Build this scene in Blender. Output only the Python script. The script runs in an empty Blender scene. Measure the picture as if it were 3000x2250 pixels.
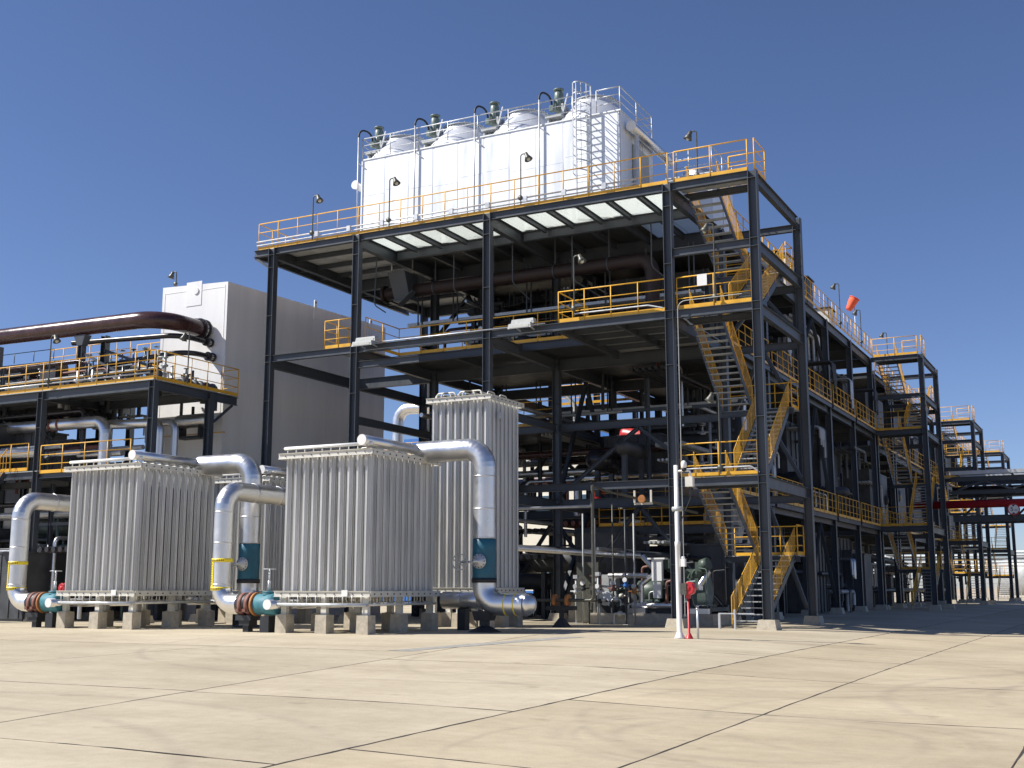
import bpy, math, random
from mathutils import Vector, Matrix
R = math.radians
random.seed(7)
scene = bpy.context.scene
COL = scene.collection

# ---------------------------------------------------------------- camera, sky, sun, exposure
cd = bpy.data.cameras.new('camera'); cam = bpy.data.objects.new('camera', cd); COL.objects.link(cam)
cam.location = (0, 0, 1.4); cam.rotation_euler = (R(90 + 9.77), 0, R(27.43))
cd.sensor_width = 36; cd.lens = 36 * 3462 / 3000; cd.clip_start = 0.1; cd.clip_end = 4000
scene.camera = cam
SUN_FROM = Vector((-1.0, -0.58, 1.13)).normalized()
SUN_EL = math.asin(SUN_FROM.z); SUN_AZ = math.atan2(SUN_FROM.x, SUN_FROM.y)
world = bpy.data.worlds.new('World'); scene.world = world; world.use_nodes = True
wn = world.node_tree.nodes; wl = world.node_tree.links
sky = wn.new('ShaderNodeTexSky'); sky.sky_type = 'NISHITA'; sky.sun_disc = False
sky.sun_elevation = SUN_EL; sky.sun_rotation = SUN_AZ
sky.altitude = 1600; sky.air_density = 1.0; sky.dust_density = 0.6; sky.ozone_density = 5.0
tint = wn.new('ShaderNodeMix'); tint.data_type = 'RGBA'; tint.blend_type = 'MULTIPLY'; tint.inputs[0].default_value = 1.0
tint.inputs[7].default_value = (1.10, 1.04, 1.16, 1)
wl.new(sky.outputs[0], tint.inputs[6]); wl.new(tint.outputs[2], wn['Background'].inputs[0]); wn['Background'].inputs[1].default_value = 0.072
sd = bpy.data.lights.new('sun', 'SUN'); sd.energy = 4.9; sd.angle = R(0.53); sd.color = (1.0, 0.955, 0.89)
so = bpy.data.objects.new('sun', sd); COL.objects.link(so)
so.rotation_euler = (-SUN_FROM).to_track_quat('-Z', 'Y').to_euler(); so.location = (-30, -15, 40)
scene.view_settings.view_transform = 'Standard'; scene.view_settings.look = 'None'
scene.view_settings.gamma = 1; scene.view_settings.exposure = 0.45

# ---------------------------------------------------------------- materials
def mat(name, col, rough=0.6, metal=0.0, var=0.12, scale=2.0, bump=0.0, bscale=30.0, col2=None, spec=0.5, streak=False):
    m = bpy.data.materials.new(name); m.use_nodes = True
    nt = m.node_tree; n = nt.nodes; l = nt.links
    b = n['Principled BSDF']
    b.inputs['Roughness'].default_value = rough; b.inputs['Metallic'].default_value = metal
    b.inputs['Specular IOR Level'].default_value = spec
    geo = n.new('ShaderNodeNewGeometry')
    mp = n.new('ShaderNodeMapping'); l.new(geo.outputs['Position'], mp.inputs[0])
    if streak: mp.inputs['Scale'].default_value = (1, 1, 0.12)
    nz = n.new('ShaderNodeTexNoise'); nz.inputs['Scale'].default_value = scale; nz.inputs['Detail'].default_value = 6
    nz.inputs['Roughness'].default_value = 0.62
    l.new(mp.outputs[0], nz.inputs['Vector'])
    rmp = n.new('ShaderNodeValToRGB'); l.new(nz.outputs['Fac'], rmp.inputs[0])
    c2 = col2 or tuple(c * (1 - var) for c in col)
    c1 = tuple(min(1, c * (1 + var * 0.6)) for c in col)
    rmp.color_ramp.elements[0].position = 0.32; rmp.color_ramp.elements[0].color = (*c2, 1)
    rmp.color_ramp.elements[1].position = 0.66; rmp.color_ramp.elements[1].color = (*c1, 1)
    l.new(rmp.outputs[0], b.inputs['Base Color'])
    mr = n.new('ShaderNodeMapRange'); l.new(nz.outputs['Fac'], mr.inputs[0])
    mr.inputs[1].default_value = 0.3; mr.inputs[2].default_value = 0.7
    mr.inputs[3].default_value = max(0.03, rough - 0.1); mr.inputs[4].default_value = min(1, rough + 0.1)
    l.new(mr.outputs[0], b.inputs['Roughness'])
    if bump:
        n2 = n.new('ShaderNodeTexNoise'); n2.inputs['Scale'].default_value = bscale; n2.inputs['Detail'].default_value = 4
        l.new(geo.outputs['Position'], n2.inputs['Vector'])
        bp = n.new('ShaderNodeBump'); bp.inputs['Strength'].default_value = bump; bp.inputs['Distance'].default_value = 0.02
        l.new(n2.outputs['Fac'], bp.inputs['Height']); l.new(bp.outputs[0], b.inputs['Normal'])
    return m

M = {}
M['steel'] = mat('painted_steel', (0.056, 0.066, 0.080), 0.48, 0, 0.22, 1.5, streak=True, spec=0.55)
M['steel_dk'] = mat('black_steel', (0.025, 0.028, 0.033), 0.5, 0, 0.2, 3)
M['yellow'] = mat('yellow_paint', (0.78, 0.42, 0.035), 0.42, 0, 0.14, 2.5)
M['yellowlab'] = mat('yellow_tape', (0.88, 0.68, 0.02), 0.45, 0, 0.08, 3)
M['galv'] = mat('galvanised_steel', (0.55, 0.57, 0.59), 0.45, 0.45, 0.15, 4)
M['tread'] = mat('tread_grating', (0.42, 0.44, 0.44), 0.55, 0.25, 0.2, 4)
M['alu'] = mat('aluminium_cladding', (0.74, 0.74, 0.74), 0.36, 0.95, 0.10, 1.6, bump=0.02, bscale=3)
M['fin'] = mat('finned_aluminium', (0.58, 0.58, 0.565), 0.46, 0.42, 0.24, 2.0, streak=True)
M['frame'] = mat('alloy_frame', (0.66, 0.64, 0.57), 0.5, 0.15, 0.1, 3)
M['tank'] = mat('zinc_coated_panel', (0.76, 0.79, 0.82), 0.48, 0.38, 0.12, 1.6, bump=0.06, bscale=1.5, streak=True)
M['white'] = mat('white_paint', (0.80, 0.80, 0.78), 0.5, 0, 0.05, 1.0, bump=0.02, bscale=3)
M['boxw'] = mat('cold_box_paint', (0.86, 0.86, 0.85), 0.6, 0, 0.09, 0.8, bump=0.05, bscale=1.2, streak=True)
M['pier'] = mat('pier_concrete', (0.47, 0.42, 0.33), 0.85, 0, 0.22, 5, bump=0.4, bscale=18)
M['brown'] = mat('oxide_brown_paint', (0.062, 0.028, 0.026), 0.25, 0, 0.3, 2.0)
M['shadebrown'] = mat('shaded_oxide_brown', (0.022, 0.011, 0.0105), 0.6, 0, 0.3, 2.0)  # oxide brown darkened: shade under the roof deck put into the colour
M['darkpipe'] = mat('dark_pipe_paint', (0.028, 0.026, 0.030), 0.3, 0, 0.2, 2)
M['rust'] = mat('rust_clamp', (0.21, 0.088, 0.066), 0.6, 0, 0.25, 6)
M['orange'] = mat('orange_flange', (0.42, 0.17, 0.05), 0.6, 0, 0.25, 6)
M['teal'] = mat('teal_valve_wrap', (0.05, 0.20, 0.25), 0.6, 0, 0.2, 6, bump=0.4, bscale=14)
M['navy'] = mat('blue_valve_cover', (0.012, 0.105, 0.165), 0.5, 0, 0.2, 4, bump=0.3, bscale=9)
M['red'] = mat('red_paint', (0.50, 0.022, 0.032), 0.4, 0, 0.12, 3)
M['green'] = mat('machine_green', (0.075, 0.105, 0.088), 0.45, 0, 0.2, 5)
M['motor'] = mat('motor_green', (0.14, 0.19, 0.175), 0.45, 0, 0.15, 6)
M['black'] = mat('black_rubber', (0.018, 0.018, 0.02), 0.55, 0, 0.1, 8)
M['lamp'] = mat('lamp_olive_metal', (0.10, 0.10, 0.085), 0.45, 0.3, 0.2, 8)
M['glassl'] = mat('lamp_glass', (0.62, 0.62, 0.56), 0.25, 0, 0.1, 8)
M['cream'] = mat('cream_wall', (0.74, 0.71, 0.60), 0.8, 0, 0.05, 0.6)
M['blue'] = mat('blue_trim', (0.04, 0.17, 0.50), 0.5, 0, 0.1, 1)
M['sock'] = mat('windsock_cloth', (0.95, 0.13, 0.05), 0.7, 0, 0.12, 3)
M['mark'] = mat('black_marking', (0.02, 0.02, 0.02), 0.6, 0, 0.1, 6)
M['deckdark'] = mat('shaded_deck_plate', (0.055, 0.06, 0.064), 0.55, 0.1, 0.2, 2)  # deck plate darkened: the interior shade is put into its colour
M['stack'] = mat('bright_fan_stack', (0.84, 0.86, 0.88), 0.36, 0.55, 0.06, 1.5)
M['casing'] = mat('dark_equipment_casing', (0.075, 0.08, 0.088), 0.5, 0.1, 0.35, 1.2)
M['pale'] = mat('pale_deck_sheet', (0.58, 0.60, 0.60), 0.6, 0.05, 0.2, 2)
M['plate'] = mat('galvanised_plate', (0.40, 0.42, 0.42), 0.55, 0.2, 0.15, 2)
M['vessel'] = mat('ribbed_white_cladding', (0.66, 0.64, 0.60), 0.55, 0.1, 0.25, 2, streak=True)
M['glass'] = mat('window_glass', (0.05, 0.09, 0.13), 0.1, 0, 0.1, 2)
M['sand'] = mat('sandy_ground', (0.50, 0.40, 0.28), 0.95, 0, 0.15, 0.05)
M['tar'] = mat('joint_bitumen', (0.055, 0.046, 0.038), 0.9, 0, 0.3, 9, bump=0.3, bscale=40)
M['patch'] = mat('grey_repair_mortar', (0.33, 0.32, 0.29), 0.9, 0, 0.3, 4)

def grating_mat():
    m = bpy.data.materials.new('bar_grating'); m.use_nodes = True
    nt = m.node_tree; n = nt.nodes; l = nt.links
    for x in list(n): n.remove(x)
    out = n.new('ShaderNodeOutputMaterial')
    geo = n.new('ShaderNodeNewGeometry')
    sep = n.new('ShaderNodeSeparateXYZ'); l.new(geo.outputs['Position'], sep.inputs[0])
    def stripe(sock, period, duty):
        a = n.new('ShaderNodeMath'); a.operation = 'DIVIDE'; l.new(sock, a.inputs[0]); a.inputs[1].default_value = period
        f = n.new('ShaderNodeMath'); f.operation = 'FRACT'; l.new(a.outputs[0], f.inputs[0])
        g = n.new('ShaderNodeMath'); g.operation = 'LESS_THAN'; l.new(f.outputs[0], g.inputs[0]); g.inputs[1].default_value = duty
        return g.outputs[0]
    s1 = stripe(sep.outputs[0], 0.05, 0.58); s2 = stripe(sep.outputs[1], 0.16, 0.2)
    mx = n.new('ShaderNodeMath'); mx.operation = 'MAXIMUM'; l.new(s1, mx.inputs[0]); l.new(s2, mx.inputs[1])
    d = n.new('ShaderNodeBsdfDiffuse'); d.inputs[0].default_value = (0.60, 0.63, 0.60, 1)
    t = n.new('ShaderNodeBsdfTranslucent'); t.inputs[0].default_value = (0.76, 0.80, 0.76, 1)
    mt = n.new('ShaderNodeMixShader'); mt.inputs[0].default_value = 0.72; l.new(d.outputs[0], mt.inputs[1]); l.new(t.outputs[0], mt.inputs[2])
    tr = n.new('ShaderNodeBsdfTransparent')
    ms = n.new('ShaderNodeMixShader'); l.new(mx.outputs[0], ms.inputs[0]); l.new(tr.outputs[0], ms.inputs[1]); l.new(mt.outputs[0], ms.inputs[2])
    l.new(ms.outputs[0], out.inputs[0])
    return m
M['grating'] = grating_mat()

def concrete_mat(name='concrete_paving', tone=(1, 1, 1)):
    m = bpy.data.materials.new(name); m.use_nodes = True
    nt = m.node_tree; n = nt.nodes; l = nt.links; b = n['Principled BSDF']
    b.inputs['Roughness'].default_value = 0.82; b.inputs['Specular IOR Level'].default_value = 0.3
    geo = n.new('ShaderNodeNewGeometry')
    def noise(sc, det=6, rough=0.6, stretch=None):
        z = n.new('ShaderNodeTexNoise'); z.inputs['Scale'].default_value = sc; z.inputs['Detail'].default_value = det
        z.inputs['Roughness'].default_value = rough
        if stretch:
            mp = n.new('ShaderNodeMapping'); mp.inputs['Scale'].default_value = stretch
            l.new(geo.outputs['Position'], mp.inputs[0]); l.new(mp.outputs[0], z.inputs['Vector'])
        else: l.new(geo.outputs['Position'], z.inputs['Vector'])
        return z.outputs['Fac']
    def ramp(s, p0, c0, p1, c1):
        r = n.new('ShaderNodeValToRGB'); l.new(s, r.inputs[0])
        r.color_ramp.elements[0].position = p0; r.color_ramp.elements[0].color = (*c0, 1)
        r.color_ramp.elements[1].position = p1; r.color_ramp.elements[1].color = (*c1, 1); return r.outputs[0]
    def mul(a, bb, f=1.0):
        x = n.new('ShaderNodeMix'); x.data_type = 'RGBA'; x.blend_type = 'MULTIPLY'; x.inputs[0].default_value = f
        l.new(a, x.inputs[6]); l.new(bb, x.inputs[7]); return x.outputs[2]
    base = ramp(noise(0.22, 5), 0.34, (0.455, 0.395, 0.285), 0.66, (0.575, 0.51, 0.378))
    tn = n.new('ShaderNodeRGB'); tn.outputs[0].default_value = (*tone, 1); base = mul(base, tn.outputs[0])
    # each slab was poured on its own: a little tone of its own
    oi = n.new('ShaderNodeObjectInfo')
    base = mul(base, ramp(oi.outputs['Random'], 0.0, (0.93, 0.92, 0.91), 1.0, (1.05, 1.04, 1.03)))
    base = mul(base, ramp(noise(0.7, 8, 0.7, (0.35, 1.3, 1)), 0.36, (0.88, 0.87, 0.86), 0.62, (1.02, 1.02, 1.02)))
    base = mul(base, ramp(noise(4.5, 8, 0.7), 0.30, (0.92, 0.91, 0.90), 0.58, (1.03, 1.03, 1.03)))
    base = mul(base, ramp(noise(60, 3), 0.3, (0.90, 0.90, 0.90), 0.7, (1.06, 1.06, 1.06)))
    # scuffed oil spots
    base = mul(base, ramp(noise(1.9, 3, 0.5), 0.24, (0.80, 0.79, 0.77), 0.33, (1, 1, 1)))
    # tyre marks left by turning vehicles: arcs about a few turning centres
    sep = n.new('ShaderNodeSeparateXYZ'); l.new(geo.outputs['Position'], sep.inputs[0])
    wob = noise(0.9, 4); fad = noise(0.55, 5, 0.6)
    for cx, cy, rr, wd in ((-3.9, 13.9, 2.45, 0.20), (-3.9, 13.9, 2.25, 0.10), (-3.9, 13.9, 1.75, 0.18), (-3.2, 12.4, 3.6, 0.10), (-1.5, 16.5, 5.4, 0.16), (-1.5, 16.5, 3.8, 0.14), (-14, 4.0, 7.6, 0.2), (-14, 4.0, 9.4, 0.2), (-8, 24, 6.2, 0.18), (4.5, 21, 8.2, 0.2), (4.5, 21, 6.6, 0.2), (-12, 30, 12.5, .2), (-12, 30, 10.8, .2)):
        dx = n.new('ShaderNodeMath'); dx.operation = 'SUBTRACT'; l.new(sep.outputs[0], dx.inputs[0]); dx.inputs[1].default_value = cx
        dy = n.new('ShaderNodeMath'); dy.operation = 'SUBTRACT'; l.new(sep.outputs[1], dy.inputs[0]); dy.inputs[1].default_value = cy
        cv = n.new('ShaderNodeCombineXYZ'); l.new(dx.outputs[0], cv.inputs[0]); l.new(dy.outputs[0], cv.inputs[1])
        ln = n.new('ShaderNodeVectorMath'); ln.operation = 'LENGTH'; l.new(cv.outputs[0], ln.inputs[0])
        ad = n.new('ShaderNodeMath'); ad.operation = 'MULTIPLY_ADD'; l.new(wob, ad.inputs[0]); ad.inputs[1].default_value = 0.22
        l.new(ln.outputs['Value'], ad.inputs[2])
        sb = n.new('ShaderNodeMath'); sb.operation = 'SUBTRACT'; l.new(ad.outputs[0], sb.inputs[0]); sb.inputs[1].default_value = rr + 0.11
        ab = n.new('ShaderNodeMath'); ab.operation = 'ABSOLUTE'; l.new(sb.outputs[0], ab.inputs[0])
        mr = n.new('ShaderNodeMapRange'); mr.interpolation_type = 'SMOOTHSTEP'; l.new(ab.outputs[0], mr.inputs[0])
        mr.inputs[1].default_value = 0.0; mr.inputs[2].default_value = wd; mr.inputs[3].default_value = 0.21; mr.inputs[4].default_value = 0.0
        fr = n.new('ShaderNodeMapRange'); l.new(fad, fr.inputs[0]); fr.inputs[1].default_value = 0.36; fr.inputs[2].default_value = 0.54; fr.inputs[3].default_value = 0; fr.inputs[4].default_value = 1
        mm = n.new('ShaderNodeMath'); mm.operation = 'MULTIPLY'; l.new(mr.outputs[0], mm.inputs[0]); l.new(fr.outputs[0], mm.inputs[1])
        x = n.new('ShaderNodeMix'); x.data_type = 'RGBA'; l.new(mm.outputs[0], x.inputs[0]); l.new(base, x.inputs[6]); x.inputs[7].default_value = (0.20, 0.175, 0.14, 1)
        base = x.outputs[2]
    l.new(base, b.inputs['Base Color'])
    bp = n.new('ShaderNodeBump'); bp.inputs['Strength'].default_value = 0.25; bp.inputs['Distance'].default_value = 0.01
    l.new(noise(35, 5), bp.inputs['Height']); l.new(bp.outputs[0], b.inputs['Normal'])
    return m
M['concrete'] = concrete_mat()
M['road'] = concrete_mat('road_concrete', (0.945, 0.92, 0.885))

# ---------------------------------------------------------------- mesh helpers
def V(*a): return Vector(a[0]) if len(a) == 1 else Vector(a)
class MB:
    def __init__(s): s.v = []; s.f = []; s.sm = []
    def add(s, vs, fs, smooth=False):
        o = len(s.v); s.v += [tuple(p) for p in vs]
        for f in fs: s.f.append(tuple(i + o for i in f)); s.sm.append(smooth)
        return s
    def box(s, x0, y0, z0, x1, y1, z1):
        x0, x1 = min(x0, x1), max(x0, x1); y0, y1 = min(y0, y1), max(y0, y1); z0, z1 = min(z0, z1), max(z0, z1)
        return s.add([(x0, y0, z0), (x1, y0, z0), (x1, y1, z0), (x0, y1, z0), (x0, y0, z1), (x1, y0, z1), (x1, y1, z1), (x0, y1, z1)],
                     [(0, 3, 2, 1), (4, 5, 6, 7), (0, 1, 5, 4), (1, 2, 6, 5), (2, 3, 7, 6), (3, 0, 4, 7)])
    def frust(s, cx, cy, z0, z1, a0, b0, a1, b1):
        vs = [(cx - a0, cy - b0, z0), (cx + a0, cy - b0, z0), (cx + a0, cy + b0, z0), (cx - a0, cy + b0, z0),
              (cx - a1, cy - b1, z1), (cx + a1, cy - b1, z1), (cx + a1, cy + b1, z1), (cx - a1, cy + b1, z1)]
        return s.add(vs, [(0, 3, 2, 1), (4, 5, 6, 7), (0, 1, 5, 4), (1, 2, 6, 5), (2, 3, 7, 6), (3, 0, 4, 7)])
    def prof(s, p, q, sec, up=(0, 0, 1), caps=True, smooth=False):
        p = V(p); q = V(q); d = (q - p).normalized(); u = V(up)
        if abs(d.dot(u)) > 0.98: u = V(0, 1, 0)
        r = d.cross(u).normalized(); u = r.cross(d)
        n = len(sec); vs = [p + r * a + u * b for a, b in sec] + [q + r * a + u * b for a, b in sec]
        fs = [(i, (i + 1) % n, n + (i + 1) % n, n + i) for i in range(n)]
        if caps: fs += [tuple(range(n - 1, -1, -1)), tuple(range(n, 2 * n))]
        s.add(vs, fs[:n], smooth)
        if caps:
            o = len(s.v) - 2 * n
            s.f.append(tuple(o + i for i in range(n - 1, -1, -1))); s.sm.append(False)
            s.f.append(tuple(o + n + i for i in range(n))); s.sm.append(False)
        return s
    def bar(s, p, q, w, h, up=(0, 0, 1)):
        return s.prof(p, q, [(-w / 2, -h / 2), (w / 2, -h / 2), (w / 2, h / 2), (-w / 2, h / 2)], up)
    def cyl(s, p, q, r, n=8, caps=True):
        return s.prof(p, q, [(r * math.cos(2 * math.pi * i / n), r * math.sin(2 * math.pi * i / n)) for i in range(n)], caps=caps, smooth=True)
    def hbeam(s, p, q, h, w, tf=0.018, tw=0.012, up=(0, 0, 1)):
        a = w / 2; b = h / 2; t = tw / 2
        sec = [(-a, -b), (a, -b), (a, -b + tf), (t, -b + tf), (t, b - tf), (a, b - tf), (a, b), (-a, b), (-a, b - tf), (-t, b - tf), (-t, -b + tf), (-a, -b + tf)]
        return s.prof(p, q, sec, up)
    def lathe(s, c, prof, n=16, axis=(0, 0, 1), smooth=True, caps=True):
        c = V(c); ax = V(axis).normalized(); t = V(1, 0, 0) if abs(ax.x) < 0.9 else V(0, 1, 0)
        a = ax.cross(t).normalized(); b = ax.cross(a)
        vs = []
        for r, z in prof:
            for i in range(n):
                w = 2 * math.pi * i / n; vs.append(c + ax * z + (a * math.cos(w) + b * math.sin(w)) * r)
        fs = []
        for k in range(len(prof) - 1):
            for i in range(n):
                j = (i + 1) % n; fs.append((k * n + i, k * n + j, (k + 1) * n + j, (k + 1) * n + i))
        s.add(vs, fs, smooth)
        o = len(s.v) - len(vs)
        if not caps: return s
        if prof[0][0] > 1e-4: s.f.append(tuple(o + i for i in range(n - 1, -1, -1))); s.sm.append(False)
        if prof[-1][0] > 1e-4: s.f.append(tuple(o + (len(prof) - 1) * n + i for i in range(n))); s.sm.append(False)
        return s
    def tube(s, pts, r, n=10, bend=0.0, seg=6, caps=True, mitre=False):
        P = [V(p) for p in pts]
        P = [P[0]] + [b for a, b in zip(P, P[1:]) if (b - a).length > 1e-4]; path = [P[0]]
        for i in range(1, len(P) - 1):
            a = P[i - 1] - P[i]; b = P[i + 1] - P[i]; la, lb = a.length, b.length; a.normalize(); b.normalize()
            ang = a.angle(b)
            if bend <= 0 or ang > 3.12: path.append(P[i]); continue
            t = min(bend / math.tan(ang / 2), la * 0.49 if i > 1 else la * 0.98, lb * 0.49 if i < len(P) - 2 else lb * 0.98)
            rad = t * math.tan(ang / 2); cen = P[i] + (a + b).normalized() * (rad / math.sin(ang / 2))
            s0 = P[i] + a * t; s1 = P[i] + b * t; u0 = s0 - cen; u1 = s1 - cen; th = u0.angle(u1)
            for k in range(seg + 1):
                f = k / seg; path.append(cen + (u0 * math.sin((1 - f) * th) + u1 * math.sin(f * th)) / math.sin(th))
        path.append(P[-1])
        pp = [path[0]]
        for q in path[1:]:
            if (q - pp[-1]).length > 1e-5: pp.append(q)
        path = pp
        rings = []; nrm = None
        for i, c in enumerate(path):
            d0 = (c - path[i - 1]).normalized() if i else None; d1 = (path[i + 1] - c).normalized() if i < len(path) - 1 else None
            d = (d0 + d1).normalized() if d0 and d1 else (d0 or d1)
            if nrm is None:
                u = V(0, 0, 1) if abs(d.z) < 0.9 else V(0, 1, 0); nrm = d.cross(u).normalized()
            nrm = (nrm - d * nrm.dot(d)).normalized(); bi = d.cross(nrm)
            k = 1.0
            rings.append([c + (nrm * math.cos(2 * math.pi * j / n) + bi * math.sin(2 * math.pi * j / n)) * r for j in range(n)])
        fs1 = [(j, (j + 1) % n, n + (j + 1) % n, n + j) for j in range(n)]
        if mitre:
            for i in range(len(rings) - 1): s.add(rings[i] + rings[i + 1], fs1, True)
        else:
            vs = [v for rg in rings for v in rg]
            s.add(vs, [tuple(x + i * n for x in f) for i in range(len(rings) - 1) for f in fs1], True)
        if caps:
            s.add(rings[0], [tuple(range(n - 1, -1, -1))]); s.add(rings[-1], [tuple(range(n))])
        return s
    def mesh(s, name, m):
        me = bpy.data.meshes.new(name); me.from_pydata(s.v, [], s.f); me.materials.append(m)
        me.polygons.foreach_set('use_smooth', s.sm); me.update()
        return me
    def build(s, name, m, parent=None, loc=None):
        o = bpy.data.objects.new(name, s.mesh(name, m)); COL.objects.link(o)
        if parent: o.parent = parent
        if loc: o.location = loc
        return o
def inst(name, me, parent, loc, rot=None):
    o = bpy.data.objects.new(name, me); COL.objects.link(o); o.parent = parent; o.location = loc
    if rot: o.rotation_euler = rot
    return o
def tag(o, label, cat, group=None):
    o['label'] = label; o['category'] = cat
    if group: o['group'] = group
    return o
# every thing is an Empty at the world origin's axes placed at its base; children are given in world coordinates
class T:
    def __init__(s, name, label, cat, base=(0, 0, 0), group=None):
        s.o = bpy.data.objects.new(name, None); COL.objects.link(s.o); s.o.location = base; s.o.empty_display_size = 0.3
        s.b = V(base); tag(s.o, label, cat, group)
    def part(s, name, mb, m, parent=None):
        o = mb.build(name, M[m] if isinstance(m, str) else m)
        if parent is None: o.parent = s.o; o.location = -s.b
        else: o.parent = parent
        return o
    def inst(s, name, me, loc, parent=None, rot=None):
        if parent is None: return inst(name, me, s.o, V(loc) - s.b, rot)
        return inst(name, me, parent, V(loc), rot)
_cache = {}
def cached(key, fn):
    if key not in _cache: _cache[key] = fn()
    return _cache[key]

# ---------------------------------------------------------------- ground
def sm(t): t = min(1.0, max(0.0, t)); return t * t * (3 - 2 * t)
def gz(x, y):
    a = 0.26 * sm((x + 12) / 9); b = 0.012 * max(0.0, 31 - y); return -math.sqrt(a * a + b * b)
def struct(o, kind='structure'): o['kind'] = kind; return o
def axis_pts():
    a = [-2500, -1200, -600, -300, -150, -90] + [i * 3.0 for i in range(-22, 17)] + [70, 110, 200, 400, 800, 1600, 2500]; return a
gx = axis_pts(); gy = [-60, -20, -8] + [i * 3.0 for i in range(-1, 22)] + [75, 90, 110, 140, 180, 240, 400, 800, 1600, 3500]
g = MB(); nx = len(gx); ny = len(gy)
g.add([(x, y, gz(x, y) - 0.07) for y in gy for x in gx], [(j * nx + i, j * nx + i + 1, (j + 1) * nx + i + 1, (j + 1) * nx + i) for j in range(ny - 1) for i in range(nx - 1)])
ground = struct(g.build('ground', M['sand']))
pave = struct(MB().build('pavement', M['concrete']))
def slab(c00, c10, c11, c01, gap=0.011, mt='concrete'):
    def lerp(u, v):
        x = (c00[0] * (1 - u) + c10[0] * u) * (1 - v) + (c01[0] * (1 - u) + c11[0] * u) * v
        y = (c00[1] * (1 - u) + c10[1] * u) * (1 - v) + (c01[1] * (1 - u) + c11[1] * u) * v
        return x, y
    W = max(0.1, abs(c10[0] - c00[0])); H = max(0.1, abs(c01[1] - c00[1]))
    nu = max(2, min(24, int(W / 1.5))); nv = max(2, min(24, int(H / 1.5)))
    m = MB(); gu = gap / W; gv = gap / H; vs = []
    for j in range(nv + 1):
        for i in range(nu + 1):
            u = gu + (1 - 2 * gu) * i / nu; v = gv + (1 - 2 * gv) * j / nv
            x, y = lerp(u, v)
            if 0 < i < nu and False: pass
            vs.append((x, y, gz(x, y)))
    fs = [(j * (nu + 1) + i, j * (nu + 1) + i + 1, (j + 1) * (nu + 1) + i + 1, (j + 1) * (nu + 1) + i) for j in range(nv) for i in range(nu)]
    ring = [i for i in range(nu + 1)] + [j * (nu + 1) + nu for j in range(1, nv + 1)] + [nv * (nu + 1) + i for i in range(nu - 1, -1, -1)] + [j * (nu + 1) for j in range(nv - 1, 0, -1)]
    o = len(vs); vs += [(vs[k][0], vs[k][1], vs[k][2] - 0.055) for k in ring]; L = len(ring)
    fs += [(ring[k], o + k, o + (k + 1) % L, ring[(k + 1) % L]) for k in range(L)]
    m.add(vs, fs); return m.build('slab', M[mt], pave)
tarm = MB()
def tarline(pts, w=0.03, dz=0.003):
    w *= 0.8
    P = []
    for i in range(len(pts) - 1):
        a, b = V(*pts[i], 0), V(*pts[i + 1], 0); n = max(1, int((b - a).length / 0.35))
        for k in range(n): P.append(a.lerp(b, k / n))
    P.append(V(*pts[-1], 0))
    vs = []
    for i, p in enumerate(P):
        d = (P[min(i + 1, len(P) - 1)] - P[max(i - 1, 0)]).normalized(); nrm = V(-d.y, d.x, 0)
        ww = w * (0.4 + 0.95 * random.random()); off = (random.random() - 0.5) * 0.022
        for sg in (-1, 1):
            q = p + nrm * (sg * ww / 2 + off); vs.append((q.x, q.y, gz(q.x, q.y) + dz))
    tarm.add(vs, [(2 * i, 2 * i + 2, 2 * i + 3, 2 * i + 1) for i in range(len(P) - 1)])
l1 = lambda y: -12.35 - 0.155 * (y - 9.0)
YA = [4.0, 9.5, 14.5, 21.7, 27.1, 32.6]
YL = [4.0, 9.5, 14.6, 24.1]
YB = [5.1 + 5.56 * i for i in range(0, 9)] + [60, 75, 95, 130, 170]
for i in range(len(YA) - 1):
    a, b = YA[i], YA[i + 1]; slab((l1(a), a), (-7.5, a), (-7.5, b), (l1(b), b))
    tarline([(l1(b), b), (-7.5, b)], 0.035)
XL = [-62, -46, -37, -29, -21]
for i in range(len(YL) - 1):
    a, b = YL[i], YL[i + 1]
    xs = XL + [None]
    for k in range(len(xs) - 1):
        x0 = xs[k]; xa, xb = (xs[k + 1], xs[k + 1]) if xs[k + 1] is not None else (l1(a), l1(b))
        slab((x0, a), (xa, a), (xb, b), (x0, b))
    tarline([(-62, b), (l1(b), b)], 0.035)
for x in XL[1:]: tarline([(x, 4), (x, 24.1)], 0.02)
tarline([(l1(4), 4), (l1(32.6), 32.6)], 0.03)
XB = [-7.5, -4.6, -1.2, 2.2, 5.6, 9.0, 14, 22]
for k in range(len(XB) - 1):
    for i in range(len(YB) - 1):
        slab((XB[k], YB[i]), (XB[k + 1], YB[i]), (XB[k + 1], YB[i + 1]), (XB[k], YB[i + 1]), mt='road')
for x in XB: tarline([(x, 5.1), (x, 100)], 0.05 if x == -7.5 else 0.035)
for y in YB[1:-2]: tarline([(-7.5, y), (22, y)], 0.035)
slab((-62, 24.1), (l1(24.1), 24.1), (l1(32.6), 32.6), (-62, 32.6), 0.01)
slab((-62, 32.6), (-7.5, 32.6), (-7.5, 60), (-62, 60), 0.01)
slab((-62, 60), (-7.5, 60), (-7.5, 110), (-62, 110), 0.01); slab((-62, 110), (-7.5, 110), (-7.5, 170), (-62, 170), 0.01)
tarline([(-16.3, 32.6), (-7.5, 32.6)], 0.03)
tarm.build('joint_sealant', M['tar'], pave)
pm = MB(); pv = []
for i in range(13):
    f = i / 12; x = -15.6 + 1.3 * f; y = 24.2 + 7.4 * f; w = 0.26 + 0.12 * random.random()
    pv += [(x - w, y, gz(x - w, y) + 0.005), (x + w, y, gz(x + w, y) + 0.005)]
pm.add(pv, [(2 * i, 2 * i + 1, 2 * i + 3, 2 * i + 2) for i in range(12)]); pm.build('repair_patch', M['patch'], pave)

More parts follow.
